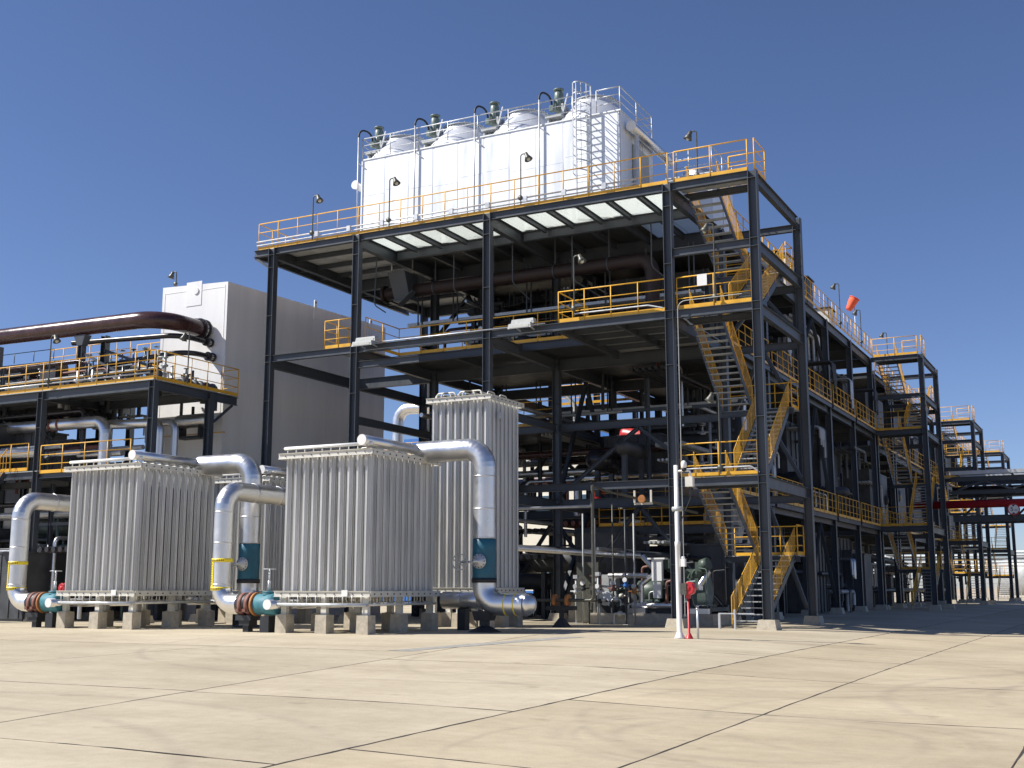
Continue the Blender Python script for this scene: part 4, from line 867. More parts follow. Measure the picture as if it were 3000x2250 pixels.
# ---------------------------------------------------------------- ambient vaporizers
def star(r0, r1, n, L):
    m = MB(); sec = []
    for i in range(n):
        w = 2 * math.pi * i / n + math.pi / 2; tw = 0.008
        c, s = math.cos(w), math.sin(w)
        sec.append((r0 * c + tw * s, r0 * s - tw * c)); sec.append((r0 * c - tw * s, r0 * s + tw * c))
        for q in (0.22, 0.5, 0.78):
            w2 = w + 2 * math.pi / n * q; sec.append((r1 * math.cos(w2), r1 * math.sin(w2)))
    k = len(sec)
    m.add([(a, b, 0) for a, b in sec] + [(a, b, L) for a, b in sec], [(i, (i + 1) % k, k + (i + 1) % k, k + i) for i in range(k)])
    return m
def vaporizer(label, x0, x1, y0, y1, z0, z1, nx, ny, hoops=False, pz=0.56, piers=(3, 3), headers=True, tr=0.128):
    t = T('vaporizer', label, 'vaporizer', ((x0 + x1) / 2, (y0 + y1) / 2, 0), 'ambient air vaporizers')
    L_ = z1 - z0 - 0.1; me = cached(('star', round(L_, 2), tr), lambda: star(tr, 0.088, 6, L_).mesh('finned_tube', M['fin']))
    px = (x1 - x0 - 0.12) / nx; py = (y1 - y0 - 0.12) / ny
    for i in range(nx):
        for j in range(ny):
            t.inst('finned_tube', me, (x0 + 0.06 + px * (i + 0.5), y0 + 0.06 + py * (j + 0.5), z0 + 0.05))
    for z, nm in ((z0, 'bottom_frame'), (z1, 'top_frame')):
        m = MB(); h = 0.092
        for (a, b, c, d) in ((x0 - 0.05, y0 - 0.04, x1 + 0.05, y0 + 0.0), (x0 - 0.05, y1, x1 + 0.05, y1 + 0.04)): 
            m.box(a, b + 0.012, z - h, c, d + 0.012, z + h); m.box(a, b - 0.03, z - h, c, b + 0.011, z - h + 0.014); m.box(a, b - 0.03, z + h - 0.014, c, b + 0.011, z + h)
        for (a, c) in ((x0 - 0.04, x0), (x1, x1 + 0.04)): m.box(a, y0 + 0.05, z - h + 0.002, c, y1 - 0.001, z + h - 0.002)
        fr = t.part(nm, m, 'frame')
        bm = MB()
        for j in range(ny): bm.cyl((x1 + 0.04, y0 + 0.06 + py * (j + 0.5), z), (x1 + 0.065, y0 + 0.06 + py * (j + 0.5), z), 0.022, 8)
        for i in range(nx): bm.cyl((x0 + 0.06 + px * (i + 0.5), y0 - 0.05, z), (x0 + 0.06 + px * (i + 0.5), y0 - 0.02, z), 0.018, 8)
        o = bm.build('bolt', M['steel_dk'], fr); o['kind'] = 'stuff'
        for i in range(0, nx, 2):
            x = x0 + 0.06 + px * (i + 1); MB().box(x - 0.02, y0 + 0.02, z - 0.05, x + 0.02, y1 - 0.002, z + 0.05).build('cross_bar', M['frame'], fr)
    # piers and legs
    for i in range(piers[0]):
        for j in range(piers[1]):
            x = x0 + 0.22 + (x1 - x0 - 0.44) * i / (piers[0] - 1); y = y0 + 0.2 + (y1 - y0 - 0.4) * j / (piers[1] - 1)
            t.part('pier', MB().frust(x, y, -0.06, pz, 0.215, 0.215, 0.205, 0.205), 'pier')
            t.part('leg', MB().box(x - 0.1, y - 0.075, pz + 0.003, x + 0.1, y - 0.06, z0 - 0.095).box(x - 0.1, y - 0.059, pz + 0.003, x - 0.086, y + 0.08, z0 - 0.095).box(x + 0.086, y - 0.059, pz + 0.003, x + 0.1, y + 0.08, z0 - 0.095).box(x - 0.14, y - 0.12, pz + 0.001, x + 0.14, y + 0.12, pz + 0.016), 'frame')
    rs = MB()
    if headers:
        for (zz, yy) in ((z1 + 0.26, y0 + 0.08), (z0 - 0.33, y0 - 0.06)):
            t.part('manifold', MB().cyl((x0 + 0.12, yy, zz), (x1 - 0.02, yy, zz), 0.055, 12).lathe((x0 + 0.12, yy, zz), [(0.055, 0), (0.04, -0.03), (0, -0.04)], 12, (1, 0, 0)), 'white' if zz > 3 else 'galv')
        for i in range(nx):
            x = x0 + 0.06 + px * (i + 0.5)
            rs.cyl((x, y0 + 0.08, z1), (x, y0 + 0.08, z1 + 0.26), 0.022, 6); rs.cyl((x, y0 - 0.06, z0 - 0.33), (x, y0 - 0.06, z0 - 0.05), 0.016, 6)
        t.part('riser', rs, 'frame')['kind'] = 'stuff'
        ub = MB()
        for i in range(nx):
            x = x0 + 0.06 + px * (i + 0.5)
            for j in range(1, ny - 1, 2):
                ya, yb = y0 + 0.06 + py * (j + 0.5), y0 + 0.06 + py * (j + 1.5)
                ub.tube([(x, ya, z1), (x, ya, z1 + 0.17), (x, yb, z1 + 0.17), (x, yb, z1)], 0.02, 5, 0.06, 2); ub.tube([(x, ya, z0), (x, ya, z0 - 0.26), (x, yb, z0 - 0.26), (x, yb, z0)], 0.02, 5, 0.06, 2)
        for j in range(ny):
            y = y0 + 0.06 + py * (j + 0.5); ub.tube([(x1 - 0.2, y, z1), (x1 - 0.2, y, z1 + 0.15), (x1 - 0.55, y, z1 + 0.15), (x1 - 0.55, y, z1)], 0.024, 5, 0.05, 2)
            ub.cyl((x1 - 0.1, y, z0 - 0.32), (x1 - 0.1, y, z0), 0.02, 5)
        t.part('return_bend', ub, 'frame')['kind'] = 'stuff'
        t.part('manifold', MB().cyl((x1 - 0.06, y0 + 0.15, z0 - 0.32), (x1 - 0.06, y1 - 0.1, z0 - 0.32), 0.045, 10), 'frame')
        hd = t.part('header_pipe', MB().cyl((x1 - 0.28, y0 - 0.12, z1 + 0.36), (x1 - 0.28, 33.6 if y0 < 35 else y1, z1 + 0.36), 0.165, 22), 'alu')
        MB().cyl((x1 - 0.28, y0 - 0.15, z1 + 0.36), (x1 - 0.28, y0 - 0.118, z1 + 0.36), 0.17, 22).build('end_cap', M['white'], hd)
        hd = t.part('header_pipe', MB().cyl((x0 - 0.05, y0 - 0.34, z0 - 0.33), (x0 - 0.05, y1 - 0.3, z0 - 0.33), 0.15, 22), 'alu')
        MB().cyl((x0 - 0.05, y0 - 0.37, z0 - 0.33), (x0 - 0.05, y0 - 0.338, z0 - 0.33), 0.16, 22).build('end_cap', M['white'], hd)
        t.part('name_plate', MB().box(x0 + (x1 - x0) * 0.73, y0 - 0.08, z0 - 0.07, x0 + (x1 - x0) * 0.73 + 0.22, y0 - 0.062, z0 + 0.12), 'white')
    if hoops:
        ub = MB()
        for i in range(nx):
            x = x0 + 0.06 + px * (i + 0.5)
            for j in range(0, ny - 2, 3):
                ya, yb = y0 + 0.06 + py * (j + 0.5), y0 + 0.06 + py * (j + 2.3); ub.tube([(x, ya, z1), (x, ya, z1 + 0.24), (x, yb, z1 + 0.24), (x, yb, z1)], 0.026, 6, 0.12, 3)
        for a, b in ((0.3, 1.1), (1.25, 2.2), (0.5, 0.9), (1.4, 1.9)): ub.tube([(x0 + a, y0 + 0.15, z1), (x0 + a, y0 + 0.15, z1 + 0.28), (x0 + b, y0 + 0.15, z1 + 0.28), (x0 + b, y0 + 0.15, z1)], 0.03, 6, 0.12, 3)
        t.part('return_bend', ub, 'frame')['kind'] = 'stuff'
        t.part('junction_box', MB().box(x1 + 0.045, y0 + 0.55, z1 - 0.75, x1 + 0.1, y0 + 0.75, z1 - 0.5), 'galv')
    return t
vaporizer('grey finned vaporizer at the far left below the pipe platform', -33.83, -30.22, 30.3, 34.4, 1.2, 5.58, 10, 11)
vaporizer('grey finned vaporizer in the middle foreground, nearest the camera', -24.15, -20.62, 30.3, 34.4, 1.2, 5.56, 10, 11)
vaporizer('tall slim grey vaporizer with hoop-shaped tubes on top', -22.72, -20.1, 37.0, 39.6, 1.3, 8.2, 8, 8, hoops=True, headers=False, pz=0.5)
vaporizer('half-hidden grey vaporizer standing behind, between the two front ones', -33.3, -29.85, 36.8, 39.8, 1.2, 5.62, 10, 8)

# ---------------------------------------------------------------- insulated pipes on the vaporizers
def elbow_rings(t, pts):
    pass
def outlet_pipe(x1, label, dx=0.0, r=0.365):
    xv = x1 + 2.18; y = 33.6; zt = 5.86
    t = T('insulated_pipe', label, 'pipe', (xv, y, 0), 'silver outlet pipes')
    t.part('pipe_run', MB().tube([(x1 - 0.28, y, zt), (xv, y, zt), (xv, y, 2.95)], r, 28, 0.62, 8, mitre=True), 'alu')
    t.part('pipe_elbow', MB().tube([(xv, y, 1.57), (xv, y, 0.88), (xv + 1.5, y, 0.88)], r, 28, 0.55, 8, mitre=True).lathe((xv + 1.5, y, 0.88), [(r, 0), (r * 0.93, 0.12), (r * 0.7, 0.24), (r * 0.36, 0.31), (0, 0.33)], 28, (1, 0, 0)), 'alu')
    seam = MB()
    for z in (4.95, 3.9, 2.97): seam.lathe((xv, y, z), [(r + 0.001, -0.02), (r + 0.008, -0.02), (r + 0.008, 0.02), (r + 0.001, 0.02)], 28)
    t.part('cladding_seam', seam, 'alu')
    v = t.part('valve_cover', MB().lathe((xv, y, 1.56), [(r * 0.98, 0), (r * 1.06, 0.015), (r * 1.02, 0.3), (r * 1.05, 0.7), (r * 1.02, 1.1), (r * 1.04, 1.37), (r * 0.98, 1.385)], 20), 'navy')
    MB().lathe((xv, y, 1.55), [(r * 1.1, 0), (r * 1.12, 0), (r * 1.12, 0.14), (r * 1.1, 0.14)], 20).build('cover_band', M['black'], v)
    d = V(0.08, -0.995, 0).normalized(); c = V(xv, y, 2.22) + d * (r + 0.02)
    MB().lathe(c, [(0.10, -0.02), (0.235, 0.0), (0.235, 0.05), (0.14, 0.06), (0.10, 0.16), (0.05, 0.18), (0.035, 0.4), (0, 0.41)], 24, d).build('bonnet_flange', M['galv'], v)
    bm = MB(); a_ = d.cross(V(0, 0, 1)).normalized()
    for q in range(12):
        w = 2 * math.pi * q / 12; o_ = c + a_ * (0.2 * math.cos(w)) + V(0, 0, 0.2 * math.sin(w)); bm.cyl(o_ + d * 0.04, o_ + d * 0.075, 0.016, 6)
    bm.build('bolt', M['steel_dk'], v)['kind'] = 'stuff'
    # spoked handwheel on a gear shaft at the side
    hc = V(xv - 0.55, y - 0.62, 2.2); ax = V(0.25, -0.95, 0).normalized(); h1 = ax.cross(V(0, 0, 1)).normalized()
    hw = MB(); N = 22; ring = [hc + h1 * (0.25 * math.cos(2 * math.pi * q / N)) + V(0, 0, 0.25 * math.sin(2 * math.pi * q / N)) for q in range(N)]
    for q in range(N): hw.cyl(ring[q], ring[(q + 1) % N], 0.024, 6, False)
    for q in range(5):
        w = 2 * math.pi * q / 5 + 0.3; hw.cyl(hc, hc + h1 * (0.245 * math.cos(w)) + V(0, 0, 0.245 * math.sin(w)), 0.017, 5)
    hw.cyl(hc - ax * 0.22, hc + ax * 0.03, 0.03, 8); hw.cyl(hc - ax * 0.2, V(xv - 0.05, y - r - 0.14, 2.2), 0.035, 8)
    hw.build('handwheel', M['plate'], v)
    # label bands
    for xx in (xv + 0.86, xv + 1.2): t.part('label_band', MB().lathe((xx, y, 0.88), [(r + 0.002, -0.018), (r + 0.006, -0.018), (r + 0.006, 0.018), (r + 0.002, 0.018)], 28, (1, 0, 0)), 'yellowlab')
    t.part('support', MB().frust(xv + 0.02, y, gz(xv, y) - 0.02, 0.2, 0.45, 0.4, 0.12, 0.12).box(xv - 0.12, y - 0.1, 0.203, xv + 0.16, y + 0.1, 0.36).frust(xv + 0.02, y, 0.363, 0.66, 0.26, 0.2, 0.33, 0.26), 'steel_dk')
    h = T('silver_pipe', 'horizontal silver header lying behind the foot of ' + ('the right outlet pipe' if x1 > -25 else 'the left outlet pipe'), 'pipe', (x1 + 0.8, 34.9, 0.5))
    h.part('pipe_run', MB().cyl((x1 - 0.1, 34.95, 0.98), (x1 + 2.0, 34.95, 0.98), 0.29, 26), 'alu')
    h.part('cladding_seam', MB().lathe((x1 + 0.6, 34.95, 0.98), [(0.291, -0.02), (0.297, -0.02), (0.297, 0.02), (0.291, 0.02)], 26, (1, 0, 0)).lathe((x1 + 1.3, 34.95, 0.98), [(0.291, -0.02), (0.297, -0.02), (0.297, 0.02), (0.291, 0.02)], 26, (1, 0, 0)), 'alu')
    h.part('support', MB().box(x1 + 0.5, 34.8, -0.03, x1 + 0.8, 35.1, 0.7), 'steel_dk')
outlet_pipe(-20.62, 'silver elbow pipe with dark blue valve cover right of the middle vaporizer')
outlet_pipe(-30.22, 'silver elbow pipe with dark blue valve cover between the two front vaporizers')

def inlet_pipe(x0, label, yend):
    xv = x0 - 2.42; y = 30.5; r = 0.325; zc_ = 0.87
    t = T('insulated_pipe', label, 'pipe', (xv, y, 0), 'silver inlet pipes')
    t.part('pipe_run', MB().tube([(xv, yend, 4.58), (xv, y, 4.58), (xv, y, zc_), (xv + 0.85, y, zc_)], r, 28, 0.62, 8, mitre=True), 'alu')
    seam = MB()
    for z in (3.86, 2.85, 1.5): seam.lathe((xv, y, z), [(r + 0.001, -0.02), (r + 0.008, -0.02), (r + 0.008, 0.02), (r + 0.001, 0.02)], 28)
    for yy in (y + 1.4, y + 2.7, y + 4.0): seam.lathe((xv, yy, 4.58), [(r + 0.001, -0.02), (r + 0.008, -0.02), (r + 0.008, 0.02), (r + 0.001, 0.02)], 28, (0, 1, 0))
    t.part('cladding_seam', seam, 'alu')
    for z in (2.28, 1.36):
        lb = t.part('label_band', MB().lathe((xv, y, z), [(r + 0.009, -0.06), (r + 0.018, -0.06), (r + 0.018, 0.06), (r + 0.009, 0.06)], 32), 'yellowlab')
        mk = MB()
        for q in range(9):
            w = -2.15 + 0.17 * q; c = V(xv, y, z) + V(math.cos(w), math.sin(w), 0) * (r + 0.018); tn = V(-math.sin(w), math.cos(w), 0)
            mk.bar(c - tn * 0.015, c + tn * 0.015, 0.004, 0.05)
        mk.build('band_marking', M['mark'], lb)['kind'] = 'stuff'
    m = MB(); vs = []
    for z in (1.42, 2.22):
        for q in range(6):
            w = -2.3 + 0.1 * q; vs.append((xv + (r + 0.012) * math.cos(w), y + (r + 0.012) * math.sin(w), z))
    m.add(vs, [(q, q + 1, 7 + q, 6 + q) for q in range(5)]); lb = t.part('pipe_label', m, 'yellowlab')
    mk = MB(); w = -2.05; tn = V(-math.sin(w), math.cos(w), 0); c0 = V(xv + (r + 0.016) * math.cos(w), y + (r + 0.016) * math.sin(w), 0)
    for q in range(9):
        z = 1.5 + 0.08 * q; mk.bar(c0 + V(0, 0, z) - tn * 0.028, c0 + V(0, 0, z) + tn * 0.028, 0.004, 0.02); mk.bar(c0 + V(0, 0, z + 0.03) - tn * 0.012, c0 + V(0, 0, z + 0.03) + tn * 0.02, 0.004, 0.014)
    mk.build('label_marking', M['mark'], lb)['kind'] = 'stuff'
    xa = xv + 0.86
    j = t.part('expansion_sleeve', MB().cyl((xa, y, zc_), (xa + 0.62, y, zc_), r + 0.03, 26), 'black')
    for q in (0.2, 0.47): MB().lathe((xa + q, y, zc_), [(r + 0.031, -0.07), (r + 0.048, -0.07), (r + 0.048, 0.07), (r + 0.031, 0.07)], 26, (1, 0, 0), caps=False).build('clamp_band', M['rust'], j)
    for q in (0.2, 0.47): MB().box(xa + q - 0.06, y - r - 0.12, zc_ - 0.24, xa + q + 0.06, y - r - 0.0, zc_ - 0.14).build('clamp_bolt', M['rust'], j)
    MB().cyl((xa + 0.62, y, zc_), (xa + 0.70, y, zc_), r + 0.055, 26).build('end_flange', M['orange'], j)
    v = t.part('valve_body', MB().lathe((xa + 0.7, y, zc_), [(r - 0.02, 0), (r + 0.01, 0.04), (r - 0.01, 0.3), (r + 0.03, 0.5), (r + 0.01, 0.86)], 24, (1, 0, 0)), 'teal')
    MB().lathe((xa + 1.12, y, zc_ + r - 0.05), [(0.19, 0), (0.21, 0.02), (0.21, 0.06), (0.16, 0.075), (0.21, 0.09), (0.21, 0.13), (0, 0.14)], 22).build('valve_lid', M['teal'], v)
    st = MB().cyl((xa + 1.12, y, zc_ + r + 0.08), (xa + 1.12, y, 2.0), 0.028, 8).cyl((xa + 1.12, y, 1.3), (xa + 1.12, y, 1.62), 0.05, 8)
    N = 16; ring = [V(xa + 1.12 + 0.2 * math.cos(2 * math.pi * q / N), y + 0.2 * math.sin(2 * math.pi * q / N), 1.98) for q in range(N)]
    for q in range(N): st.cyl(ring[q], ring[(q + 1) % N], 0.014, 5, False)
    for q in range(3): st.cyl(ring[q * 5], (xa + 1.12, y, 1.98), 0.01, 5)
    st.build('handwheel', M['galv'], v)
    t.part('support', MB().box(xa + 0.0, y - 0.26, 0.36, xa + 0.62, y + 0.26, 0.52).box(xa + 0.1, y - 0.2, 0.2, xa + 0.52, y + 0.2, 0.357).box(xa + 0.2, y - 0.12, gz(xa, y) - 0.05, xa + 0.42, y + 0.12, 0.197), 'steel_dk')
    t.part('support', MB().box(xa + 0.95, y - 0.2, -0.03, xa + 1.3, y + 0.2, 0.5), 'steel_dk')
inlet_pipe(-24.15, 'silver pipe with yellow bands and teal valve left of the middle vaporizer', 36.6)
inlet_pipe(-33.78, 'silver pipe with yellow bands and teal valve at the far left edge', 36.6)

# ---------------------------------------------------------------- camera pole and call points
px_, py_ = -11.38, 32.1; z0 = gz(px_, py_)
t = T('camera_pole', 'white tubular pole with a security camera in front of the stair tower', 'pole', (px_, py_, z0))
t.part('pole', MB().lathe((px_, py_, z0), [(0.15, 0), (0.14, 0.03), (0.085, 0.16), (0.074, 0.18), (0.074, 2.55), (0.08, 2.56), (0.08, 2.68), (0.064, 2.7), (0.06, 4.85), (0, 4.86)], 18), 'white')
m = MB()
for q in range(4):
    w = math.pi / 4 + q * math.pi / 2; c_, s_ = math.cos(w), math.sin(w); m.add([(px_ + 0.07 * c_, py_ + 0.07 * s_, z0 + 0.18), (px_ + 0.17 * c_, py_ + 0.17 * s_, z0 + 0.01), (px_ + 0.16 * c_ - 0.02 * s_, py_ + 0.16 * s_ + 0.02 * c_, z0 + 0.01)], [(0, 1, 2), (2, 1, 0)])
t.part('base_gusset', m, 'white')
t.part('arm', MB().tube([(px_, py_, 4.68), (px_ + 0.42, py_, 4.68), (px_ + 0.42, py_, 4.5)], 0.03, 8, 0.05), 'white')
cm = t.part('camera', MB().lathe((px_ + 0.26, py_ - 0.05, 4.72), [(0.04, 0), (0.07, 0.04), (0.085, 0.12), (0.08, 0.19), (0.04, 0.24), (0, 0.25)], 18), 'white')
MB().lathe((px_ + 0.26, py_ - 0.05, 4.90), [(0.0, -0.26), (0.06, -0.23), (0.075, -0.18), (0.065, -0.13)], 16).build('dome', M['black'], cm)
t.part('junction_box', MB().box(px_ + 0.3, py_ - 0.1, 4.22, px_ + 0.52, py_ + 0.08, 4.5), 'frame')
t.part('junction_box', MB().cyl((px_ - 0.12, py_ - 0.02, 3.6), (px_ + 0.16, py_ - 0.02, 3.6), 0.07, 12), 'plate')
t.part('siren', MB().box(px_ + 0.1, py_ - 0.07, 1.98, px_ + 0.22, py_ + 0.07, 2.2).cyl((px_ + 0.16, py_, 2.2), (px_ + 0.16, py_, 2.26), 0.05, 10), 'white')
t.part('junction_box', MB().box(px_ + 0.09, py_ - 0.1, 1.2, px_ + 0.26, py_ + 0.08, 1.52), 'lamp')
t.part('cable', MB().tube([(px_ + 0.4, py_, 4.25), (px_ + 0.42, py_, 3.9), (px_ + 0.14, py_, 3.3), (px_ + 0.12, py_, 2.3), (px_ + 0.1, py_, 1.5)], 0.014, 6, 0.2), 'black')
def call_point(x, y, label, post=True):
    z = gz(x, y)
    t = T('call_point', label, 'call point', (x, y, z))
    t.part('post', MB().lathe((x, y, z), [(0.12, 0), (0.11, 0.02), (0.05, 0.14), (0.034, 0.16), (0.034, 1.16), (0, 1.17)], 12), 'red')
    h = t.part('housing', MB().lathe((x + 0.04, y - 0.12, z + 1.38), [(0, 0), (0.16, 0), (0.19, 0.03), (0.19, 0.2), (0.15, 0.25), (0, 0.25)], 8, (0, 1, 0), False), 'red')
    MB().lathe((x + 0.04, y - 0.13, z + 1.38), [(0, 0), (0.07, 0), (0.07, 0.012)], 14, (0, 1, 0)).build('cover', M['red'], h)
    t.part('neck', MB().box(x - 0.05, y - 0.04, z + 1.1, x + 0.06, y + 0.04, z + 1.22), 'red')
    if post: t.part('cable', MB().tube([(x + 0.1, y, z + 1.2), (x + 0.16, y, z + 0.95), (x + 0.24, y, z + 0.85)], 0.012, 6, 0.1), 'lamp')
call_point(-11.12, 32.15, 'red call point on a red post beside the white camera pole')
call_point(-36.5, 32.9, 'red call point half hidden behind the far left silver pipe', False)
t = T('conduit_post', 'short grey conduit post right of the red call point', 'post', (-10.88, 32.2, gz(-10.88, 32.2)))
t.part('post', MB().cyl((-10.88, 32.2, gz(-10.88, 32.2)), (-10.88, 32.2, 0.86), 0.034, 10).cyl((-10.88, 32.2, 0.78), (-10.88, 32.2, 0.84), 0.045, 10), 'galv')
t.part('cap', MB().lathe((-10.88, 32.2, 0.862), [(0.045, 0), (0.04, 0.04), (0, 0.06)], 10), 'galv')

# ---------------------------------------------------------------- platform lamps
def lamp(x, y, z, h, label, d=(1, 0, 0), box=None):
    t = T('platform_lamp', label, 'lamp', (x, y, z), 'pole lamps on the platforms')
    d = V(d).normalized(); top = V(x, y, z + h)
    t.part('pole', MB().tube([(x, y, z), top, top + d * 0.26 + V(0, 0, -0.04)], 0.027, 8, 0.1, 4), 'lamp')
    c = top + d * 0.22; ax = (V(0, 0, -1) + d * 0.45).normalized()
    s = t.part('shade', MB().lathe(c, [(0.03, -0.02), (0.07, 0.0), (0.085, 0.12), (0.12, 0.2), (0.175, 0.33), (0.165, 0.335), (0.10, 0.22)], 16, ax), 'lamp')
    MB().lathe(c + ax * 0.2, [(0.09, 0), (0.085, 0.1), (0.05, 0.16), (0, 0.18)], 12, ax).build('bulb_glass', M['glassl'], s)
    bz = z + 0.3 if box is None else box
    t.part('junction_box', MB().lathe((x - 0.0, y - 0.06, bz), [(0, -0.04), (0.1, -0.04), (0.11, 0.0), (0.1, 0.06), (0, 0.07)], 10, (0, 1, 0)), 'lamp')
lamp(-30.75, 40.26, TOP + 0.1, 2.0, 'lamp at the left corner of the roof railing against the sky')
lamp(-26.75, 40.26, TOP + 0.1, 2.15, 'lamp on the roof railing in front of the left part of the silver cooler')
lamp(-20.5, 40.26, TOP + 0.1, 2.15, 'lamp on the roof railing in front of the right part of the silver cooler')
lamp(-13.4, 41.0, TOP + 0.1, 2.1, 'lamp on the roof corner above the nearest stair tower', (-1, 0, 0))
lamp(-18.2, 40.24, MID + 0.2, 2.4, 'lamp standing on the middle deck railing below the roof')
lamp(-12.6, 40.22, MID + 0.1, 3.0, 'thin lamp post before the upper stairs of the nearest tower', (-1, 0, 0), MID + 0.32)
lamp(-12.6, 40.22, LOW + 0.1, 2.9, 'thin lamp post before the middle stairs of the nearest tower', (-1, 0, 0), LOW + 0.32)
lamp(-39.72, 41.5, 15.45, 0.95, 'lamp rising behind the top left corner of the white box', (-1, 0, 0))
lamp(-40.9, 35.38, LZ + 0.1, 2.3, 'lamp on the left platform railing below the thick brown pipe', (1, 0, 0))
lamp(-34.8, 37.3, LZ + 0.1, 2.2, 'lamp on the short side of the left platform in front of the white box', (-1, 0, 0))
lamp(-14.05, 68.8, TOP + 0.05, 2.7, 'lamp on the side roof edge left of the orange windsock', (-1, 0, 0))
lamp(-14.05, 74.9, TOP + 0.05, 2.4, 'lamp on the side roof edge just below the orange windsock', (-1, 0, 0))
lamp(-13.9, 83.2, TOP + 0.05, 2.5, 'lamp on the roof of the second stair tower', (-1, 0, 0))
lamp(-14.0, 100.0, 15.5, 3.2, 'small far lamp left of the third stair tower roof', (-1, 0, 0))
lamp(-11.3, 47.4, 4.2, 1.2, 'lamp under the low landing of the nearest stair tower', (-1, 0, 0), 4.4)
# box floodlights on the front beam
for x, lab in ((-27.5, 'box floodlight on the front beam beside the second column'), (-20.2, 'box floodlight on the front beam right of the third column')):
    t = T('floodlight', lab, 'floodlight', (x, 40.0, MID), 'box floodlights on the front beam')
    w = 0.5
    for k, dy in enumerate((0.0, 0.26)):
        zz = MID - 0.1 + 0.22 * k; yy = 39.62 + dy
        o = t.part('housing', MB().add([(x - w, yy - 0.13, zz - 0.1), (x + w, yy - 0.13, zz - 0.1), (x + w, yy + 0.16, zz - 0.02), (x - w, yy + 0.16, zz - 0.02), (x - w + 0.04, yy - 0.1, zz + 0.1), (x + w - 0.04, yy - 0.1, zz + 0.1), (x + w - 0.04, yy + 0.14, zz + 0.12), (x - w + 0.04, yy + 0.14, zz + 0.12)], [(0, 3, 2, 1), (4, 5, 6, 7), (0, 1, 5, 4), (1, 2, 6, 5), (2, 3, 7, 6), (3, 0, 4, 7)]), 'plate')
        MB().box(x - w + 0.08, yy - 0.137, zz - 0.075, x + w - 0.08, yy - 0.128, zz + 0.03).build('lens', M['glassl'], o)
    t.part('bracket', MB().bar((x - 0.3, 39.9, MID - 0.1), (x - 0.3, 40.22, MID - 0.15), 0.05, 0.05).bar((x + 0.3, 39.9, MID - 0.1), (x + 0.3, 40.22, MID - 0.15), 0.05, 0.05), 'galv')

# ---------------------------------------------------------------- ground machinery under the structure
P_ = T('compressor_skid', 'green compressor skid with silver lagged pipes on a concrete plinth', 'compressor', (-16.3, 44.3, 0))
P_.part('plinth', MB().box(-18.9, 42.9, -0.05, -13.9, 46.0, 0.42), 'pier'); P_.part('skid_frame', MB().box(-18.6, 43.2, 0.423, -14.1, 43.4, 0.72).box(-18.6, 45.4, 0.423, -14.1, 45.6, 0.72).box(-18.6, 43.4, 0.5, -14.1, 45.4, 0.66), 'steel_dk')
rr = random.Random(9)
P_.part('crankcase', MB().frust(-15.0, 44.4, 0.67, 2.1, 0.55, 0.55, 0.4, 0.45).box(-15.9, 43.9, 0.9, -15.6, 44.9, 1.7), 'green')
P_.part('cylinder', MB().cyl((-15.1, 44.0, 1.7), (-14.45, 43.7, 2.15), 0.2, 14).box(-14.75, 43.5, 2.0, -14.3, 43.85, 2.35).cyl((-14.5, 43.55, 2.2), (-14.2, 43.5, 2.3), 0.24, 14), 'green'); P_.part('cylinder', MB().cyl((-15.0, 44.1, 1.7), (-15.9, 43.8, 2.2), 0.2, 14).box(-16.2, 43.6, 2.1, -15.8, 43.95, 2.5).box(-15.4, 43.7, 1.3, -14.7, 43.9, 1.75), 'green'); P_.part('guard', MB().box(-14.9, 43.45, 0.75, -14.35, 43.6, 1.3).cyl((-15.4, 43.5, 1.1), (-15.4, 43.7, 1.1), 0.33, 16), 'green')
P_.part('motor', MB().lathe((-17.4, 44.4, 1.25), [(0.3, 0), (0.42, 0.05), (0.42, 1.0), (0.3, 1.1), (0.1, 1.3)], 18, (1, 0, 0)).box(-17.3, 44.0, 0.67, -16.4, 44.8, 0.95), 'green')
P_.part('control_box', MB().box(-16.3, 43.1, 1.0, -16.0, 43.25, 1.6), 'white'); P_.part('control_box', MB().box(-16.35, 43.1, 1.65, -15.95, 43.3, 2.45).box(-16.5, 43.05, 2.46, -15.8, 43.4, 2.52), 'white')
P_.part('control_box', MB().box(-18.6, 43.5, 0.75, -18.0, 43.9, 1.9), 'plate'); P_.part('tank', MB().cyl((-18.3, 43.1, 0.98), (-18.3, 43.6, 0.98), 0.27, 20), 'tank')
P_.part('tank', MB().box(-19.9, 44.0, 0.05, -18.95, 44.8, 2.4), 'lamp')
for pts in ([(-16.9, 43.4, 0.7), (-16.9, 43.4, 1.5), (-16.3, 43.5, 2.0), (-16.9, 43.6, 2.6)], [(-14.6, 43.6, 0.7), (-14.6, 43.6, 1.5), (-14.3, 43.8, 2.0)], [(-18.2, 43.3, 1.85), (-16.6, 43.3, 1.85)], [(-17.2, 43.2, 0.72), (-15.2, 43.2, 0.72)]):
    P_.part('lagged_pipe', MB().tube(pts, 0.11, 14, 0.14, 5), 'alu')
P_.part('lagged_foot', MB().box(-17.3, 43.0, 0.43, -16.6, 43.35, 0.62).box(-14.9, 42.95, 0.43, -14.1, 43.3, 0.62), 'alu')
for k in range(16):
    x = rr.uniform(-18.6, -14.0); y = rr.uniform(43.1, 45.5); hh = rr.uniform(0.5, 1.7); P_.part('fitting', MB().tube([(x, y, 0.66), (x, y, 0.66 + hh), (x + rr.uniform(-0.5, 0.5), y, 0.7 + hh)], rr.choice((0.025, 0.04, 0.06)), 8, 0.1).lathe((x, y, 0.8), [(0.03, 0), (0.11, 0.02), (0.11, 0.07), (0.03, 0.1)], 10), rr.choice(('green', 'steel_dk', 'motor', 'galv', 'rust')))
V_ = T('vertical_tank', 'ribbed pale vertical tank in the dark behind the compressor', 'tank', (-15.6, 50.5, 0))
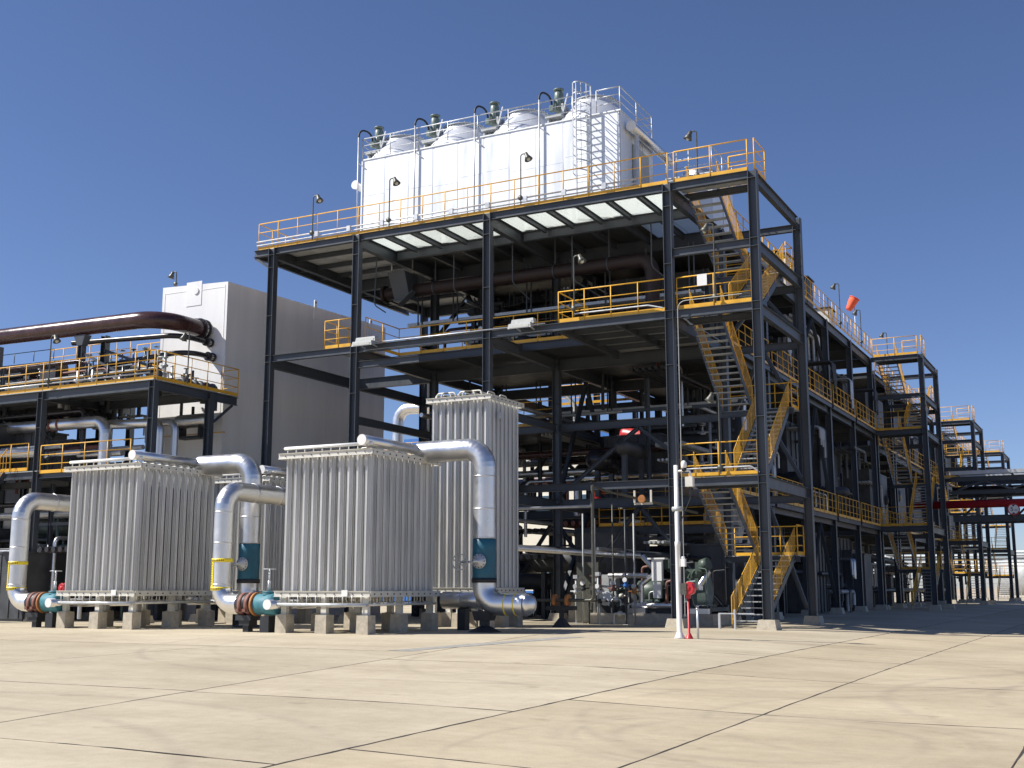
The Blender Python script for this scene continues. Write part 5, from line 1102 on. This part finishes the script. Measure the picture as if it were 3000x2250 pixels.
m = MB().lathe((-15.6, 50.5, 0.0), [(1.0, 0), (1.0, 4.6), (0.7, 4.9), (0, 5.0)], 24)
V_.part('shell', m, 'vessel')
m = MB()
for q in range(24):
    w = 2 * math.pi * q / 24; m.bar((-15.6 + 1.01 * math.cos(w), 50.5 + 1.01 * math.sin(w), 0.1), (-15.6 + 1.01 * math.cos(w), 50.5 + 1.01 * math.sin(w), 4.6), 0.05, 0.03, up=(math.cos(w), math.sin(w), 0))
V_.part('rib', m, 'vessel')['kind'] = 'stuff'
V_.part('brown_line', MB().tube([(-14.2, 49.0, 0.2), (-14.2, 49.0, 2.3), (-15.0, 49.0, 2.3)], 0.1, 12, 0.2).tube([(-15.3, 49.1, 3.0), (-13.9, 49.1, 3.0), (-13.9, 49.1, 3.3)], 0.09, 12, 0.15), 'darkpipe')
# instrument stands with risers in front
stands = [(-19.75, 43.6, 1.75, 'galv', 'leftmost grey instrument riser before the compressor'), (-19.3, 43.3, 4.3, 'frame', 'tall slim riser pipe nearest the orange flanges'), (-18.75, 43.2, 4.1, 'galv', 'tall grey riser pipe second from the left before the compressor'), (-18.5, 42.9, 1.85, 'galv', 'thick grey instrument post in the middle of the risers'), (-17.9, 43.0, 4.6, 'lamp', 'tall olive riser pipe in the middle before the compressor'), (-17.3, 42.8, 4.4, 'steel', 'dark riser pipe with a valve beside the control cabinet'), (-16.9, 42.7, 4.2, 'frame', 'pale riser pipe right of the blue valve')]
for k, (x, y, h, mm, lab) in enumerate(stands):
    t = T('riser_pipe', lab, 'pipe', (x, y, 0))
    t.part('riser', MB().cyl((x, y, 0.0), (x, y, h), 0.034 if h > 3 else 0.045, 8), 'plate' if mm in ('galv', 'frame') else mm)
    t.part('base_plate', MB().box(x - 0.1, y - 0.1, -0.004, x + 0.1, y + 0.1, 0.015), 'galv')
    zz = 1.15 + 0.12 * (k % 3); vb = t.part('valve', MB().lathe((x, y, zz), [(0.05, 0), (0.1, 0.03), (0.11, 0.1), (0.06, 0.16), (0.1, 0.2), (0.1, 0.24), (0.05, 0.26)], 10).cyl((x - 0.25, y, zz + 0.1), (x + 0.25, y, zz + 0.1), 0.03, 6), ('galv', 'steel_dk', 'motor', 'galv', 'rust', 'blue', 'orange')[k])
    MB().cyl((x, y - 0.12, zz + 0.3), (x, y - 0.06, zz + 0.3), 0.09, 12).build('gauge', M['white' if k % 2 else 'galv'], vb)
    if h < 3: t.part('head', MB().box(x - 0.09, y - 0.09, h, x + 0.09, y + 0.09, h + 0.14), 'galv')
t = T('pump_manifold', 'low tangle of grey pump piping between the risers and the compressor', 'pump', (-18.2, 43.4, 0))
for k in range(14):
    x = rr.uniform(-19.2, -16.9); y = rr.uniform(42.8, 44.0); z = rr.uniform(0.35, 1.3); dx = rr.uniform(0.3, 1.2)
    t.part('pipe', MB().tube([(x, y, 0.02), (x, y, z), (x + dx, y, z), (x + dx, y, z - 0.25)], rr.choice((0.03, 0.045, 0.06)), 8, 0.08).lathe((x + dx / 2, y, z), [(0.03, -0.09), (0.1, -0.07), (0.1, 0.07), (0.03, 0.09)], 10, (1, 0, 0)), rr.choice(('galv', 'lamp', 'frame', 'steel_dk', 'motor')))
# pipe stand with the two orange flanges
t = T('pipe_stand', 'black pedestal with two orange flanges beside the silver pipe end', 'pipe support', (-18.2, 38.9, 0))
t.part('pedestal', MB().frust(-18.2, 38.9, -0.02, 0.34, 0.3, 0.25, 0.07, 0.07).box(-18.27, 38.83, 0.343, -18.13, 38.97, 0.6).box(-18.75, 38.75, 0.603, -17.65, 39.05, 0.75), 'steel_dk')
t.part('pipe', MB().tube([(-19.6, 38.9, 0.95), (-17.3, 38.9, 0.95), (-16.95, 38.9, 0.95), (-16.95, 38.9, 5.0)], 0.06, 10, 0.15), 'lamp')
for x in (-18.45, -17.95): t.part('flange', MB().cyl((x - 0.05, 38.9, 0.95), (x + 0.05, 38.9, 0.95), 0.22, 18), 'orange')
t.part('pipe_arm', MB().tube([(-16.95, 38.9, 4.98), (-16.95, 40.0, 4.9), (-14.6, 43.5, 4.2)], 0.05, 8, 0.2), 'lamp')
t = T('alarm_disc', 'orange round cover hanging under the low front beam', 'valve', (-15.9, 41.2, 4.6))
t.part('cover', MB().lathe((-15.9, 41.0, 4.62), [(0, 0), (0.14, 0.0), (0.155, 0.04), (0.14, 0.1), (0, 0.1)], 18, (0, 1, 0), False), 'orange'); t.part('bracket', MB().box(-16.25, 41.1, 4.5, -16.18, 41.16, 4.95).box(-15.6, 41.1, 4.5, -15.53, 41.16, 4.95).box(-16.25, 41.16, 4.42, -15.53, 41.22, 4.5), 'frame')
t = T('pier_block', 'small free-standing concrete block beside the orange flanges', 'concrete block', (-20.35, 45.2, 0))
t.part('block', MB().frust(-20.35, 45.2, -0.05, 0.85, 0.34, 0.34, 0.31, 0.31), 'pier'); t.part('plinth', MB().box(-20.75, 44.8, -0.03, -19.95, 45.6, 0.05), 'pier')
# two striped red-and-white verticals and a big brown line inside at the low level
p = T('brown_pipe', 'long brown pipe crossing inside the structure above the low front beam', 'pipe', (-22, 56, 5.9)); p.part('pipe_run', MB().cyl((-33, 57, 6.9), (-19.0, 57, 6.9), 0.28, 16), 'brown'); p.part('saddle', MB().box(-28.5, 56.8, LOW, -28.2, 57.2, 6.64).box(-22.2, 56.8, LOW, -21.9, 57.2, 6.64), 'steel')
p = T('red_vessel', 'red and white upright vessel glimpsed inside the structure', 'vessel', (-28.4, 66, 0)); p.part('shell', MB().lathe((-28.4, 66, 0), [(0.6, 0), (0.6, 8.4), (0.5, 8.6)], 18), 'red'); p.part('dome', MB().lathe((-28.4, 66, 8.6), [(0.6, 0), (0.6, 0.8), (0.45, 1.25), (0, 1.45)], 18), 'white')
p = T('red_vessel', 'dark red horizontal vessel hung inside below the middle deck', 'vessel', (-23.6, 62, 9.5)); p.part('shell', MB().lathe((-25.0, 61.5, 9.9), [(0, 0), (0.35, 0.05), (0.5, 0.25), (0.5, 2.6), (0.35, 2.8), (0, 2.85)], 20, (1, 0, -0.2)), 'red'); p.part('saddle', MB().box(-24.4, 61.2, 8.7, -24.2, 61.8, 9.4), 'steel')

# ---------------------------------------------------------------- pipe bridge over the road at the right, height sign
t = T('pipe_bridge', 'dark steel pipe bridge crossing the road at the right', 'pipe bridge', (-4, 88, 0))
for y in (86.6, 90.2):
    beam(t, (-10.7, y, 8.75), (14, y, 8.75), 0.32, 0.25); beam(t, (-10.7, y, 7.85), (14, y, 7.85), 0.28, 0.22); beam(t, (-10.7, y, 6.05), (14, y, 6.05), 0.42, 0.24)
    t.part('tray', MB().box(-10.7, y - 0.3, 9.05, 14, y + 0.3, 9.3), 'galv')
for k in range(7):
    x = -10.3 + 3.5 * k
    t.part('crossbar', MB().hbeam((x, 86.7, 8.95), (x, 90.1, 8.95), 0.2, 0.15), 'steel'); t.part('crossbar', MB().hbeam((x, 86.7, 6.05), (x, 90.1, 6.05), 0.24, 0.15), 'steel')
    if k in (5, 6):
        for y in (86.6, 90.2): t.part('column', MB().hbeam((x, y, -0.25), (x, y, 9.0), 0.3, 0.3, 0.02, 0.014, up=(1, 0, 0)), 'steel')
    t.part('brace', MB().bar((x, 86.6, 8.0), (x + 1.75, 86.6, 8.6), 0.12, 0.12), 'steel'); t.part('brace', MB().bar((x + 3.5, 86.6, 8.0), (x + 1.75, 86.6, 8.6), 0.12, 0.12), 'steel'); t.part('brace', MB().bar((x, 88.2, 6.2), (x + 1.6, 88.2, 7.7), 0.14, 0.14), 'steel')
for k in range(5): t.part('pipe', MB().cyl((-10.7, 87.1 + 0.6 * k, 8.15), (14, 87.1 + 0.6 * k, 8.15), 0.13, 10), ('darkpipe', 'galv', 'steel', 'plate', 'steel')[k])
p = T('red_pipe', 'thick red fire main running along the pipe bridge', 'pipe', (-4, 86.2, 6.6)); p.part('pipe_run', MB().cyl((-13.2, 86.15, 7.0), (14, 86.15, 7.0), 0.27, 20), 'red')
for x in (-9, -3.2, 3): p.part('saddle', MB().box(x - 0.1, 86.05, 6.27, x + 0.1, 86.45, 6.75), 'steel')
sx, sy, sz = -6.75, 85.7, 6.55
t = T('height_sign', 'round white height-limit sign with red rim and the figure 5 m on the pipe bridge', 'sign', (sx, sy, sz))
t.part('plate', MB().cyl((sx, sy - 0.01, sz), (sx, sy + 0.02, sz), 0.40, 32), 'white')
t.part('rim', MB().lathe((sx, sy - 0.012, sz), [(0.33, 0.001), (0.33, -0.006), (0.405, -0.006), (0.405, 0.03)], 32, (0, 1, 0), caps=False), 'red')
m = MB()
for sg in (1, -1): m.add([(sx - 0.12, sy - 0.016, sz + sg * 0.31), (sx + 0.12, sy - 0.016, sz + sg * 0.31), (sx, sy - 0.016, sz + sg * 0.19)], [(0, 1, 2), (2, 1, 0)])
t.part('arrow', m, 'mark')
def lettering(t, txt, c, size, m):
    cu = bpy.data.curves.new('lettering', 'FONT'); cu.body = txt; cu.size = size; cu.align_x = 'CENTER'; cu.align_y = 'CENTER'; cu.extrude = 0.002
    o = bpy.data.objects.new('tmp', cu); COL.objects.link(o); dg = bpy.context.evaluated_depsgraph_get()
    me = bpy.data.meshes.new_from_object(o.evaluated_get(dg)); bpy.data.objects.remove(o); me.materials.clear(); me.materials.append(M[m])
    q = inst('lettering', me, t.o, V(c) - t.b, (R(90), 0, 0)); return q
lettering(t, '5', (sx - 0.10, sy - 0.018, sz), 0.40, 'mark'); lettering(t, 'm', (sx + 0.15, sy - 0.018, sz - 0.05), 0.22, 'mark')
t.part('bracket', MB().box(sx - 0.05, sy + 0.021, sz - 0.55, sx + 0.05, sy + 0.07, sz + 0.2).box(sx - 0.05, sy + 0.071, sz - 0.55, sx + 0.05, sy + 0.78, sz - 0.45), 'steel')
t = T('windsock', 'orange windsock flying above the side roof edge', 'windsock', (-15.9, 81.5, TOP))
t.part('pole', MB().cyl((-15.65, 81.5, TOP), (-15.65, 81.5, 21.15), 0.025, 8), 'galv')
d = V(-0.45, -0.15, -0.88); c = V(-15.62, 81.5, 21.1)
m = MB()
prof = [(0.32, 0.0), (0.33, 0.12), (0.30, 0.4), (0.25, 0.65), (0.23, 0.8), (0.19, 0.92)]
m.lathe(c, prof, 14, d)
t.part('sock', m, 'sock'); t.part('ring', MB().lathe(c, [(0.35, -0.02), (0.37, -0.02), (0.37, 0.02), (0.35, 0.02)], 16, d), 'sock')

# ---------------------------------------------------------------- far background
b = T('plant_building', 'cream industrial hall with a blue roof trim far behind the structure', 'building', (-55, 98, 0))
b.part('wall', MB().box(-84, 96, -0.1, -30, 112, 14.6), 'cream'); b.part('roof_trim', MB().box(-84.1, 95.9, 14.603, -29.9, 112.1, 15.5), 'blue'); b.part('plinth_band', MB().box(-84.05, 95.95, -0.1, -29.95, 95.998, 1.1), 'blue')
for k in range(12):
    x = -82 + 4.3 * k
    for z in (2.2, 8.0):
        w = b.part('window', MB().box(x, 95.93, z, x + 1.9, 95.99, z + 1.6), 'white'); MB().box(x + 0.08, 95.9, z + 0.08, x + 1.82, 95.928, z + 1.52).build('pane', M['glass'], w)
b = T('process_column', 'silver pipe loop and vessel on a far gangway beside the white box', 'vessel', (-43, 76, 0))
b.part('shell', MB().lathe((-46.2, 78, 0), [(0.9, 0), (0.9, 12.4), (0.7, 13.0), (0, 13.3)], 20), 'alu'); b.part('pipe_run', MB().tube([(-49.3, 76, 4), (-49.3, 76, 15.0), (-45.4, 76, 14.8), (-45.4, 76, 12)], 0.45, 18, 1.0, 6), 'alu')
beam(b, (-51, 74.5, 10.3), (-43, 74.5, 10.3), 0.8, 0.3); deck(b, -51, -43, 74.5, 77, 10.75, 3, 1, 'plate'); railing(b, [(-51, 74.5, 10.78), (-43.2, 74.5, 10.78)], 1.3, 1.3)
for x in (-50.6, -43.4): b.part('column', MB().hbeam((x, 75, 0), (x, 75, 9.9), 0.35, 0.35, 0.02, 0.014, up=(1, 0, 0)), 'steel')
# far pipe racks, fence and storage at the right horizon
for k, (y, x0, x1, lab) in enumerate(((190, -40, 30, 'low far pipe rack on the right horizon, nearer row'), (240, -60, 40, 'low far pipe rack on the right horizon, farther row'))):
    t = T('far_pipe_rack', lab, 'pipe rack', ((x0 + x1) / 2, y, 0))
    for q in range(int((x1 - x0) / 7)): t.part('column', MB().box(x0 + 7 * q, y, -0.3, x0 + 7 * q + 0.3, y + 0.3, 6.2), 'steel')
    for q in range(5): t.part('pipe', MB().cyl((x0, y, 4.6 + 0.5 * q), (x1, y, 4.6 + 0.5 * q), 0.16, 8), ('galv', 'plate', 'steel', 'plate', 'galv')[q])
t = T('fence', 'grey picket fence on the right horizon behind the farthest stair tower', 'fence', (-4, 165, -0.3))
t.part('rail', MB().bar((-30, 165, 0.2), (20, 165, 0.2), 0.05, 0.08).bar((-30, 165, 1.9), (20, 165, 1.9), 0.05, 0.08), 'galv')
pk = MB().box(-0.03, -0.03, 0, 0.03, 0.03, 2.3).mesh('picket', M['galv'])
for q in range(125): t.inst('picket', pk, (-30 + 0.4 * q, 165, -0.3))
t = T('storage_tank', 'pale far tank behind the stair towers on the right', 'tank', (-14, 205, -0.3)); t.part('shell', MB().lathe((-14, 205, -0.3), [(5, 0), (5, 5.6), (3, 6.6), (0, 7)], 28), 'plate'); t.part('skirt', MB().lathe((-14, 205, -0.32), [(5.1, 0), (5.1, 0.5), (5.0, 0.5)], 28), 'pier')
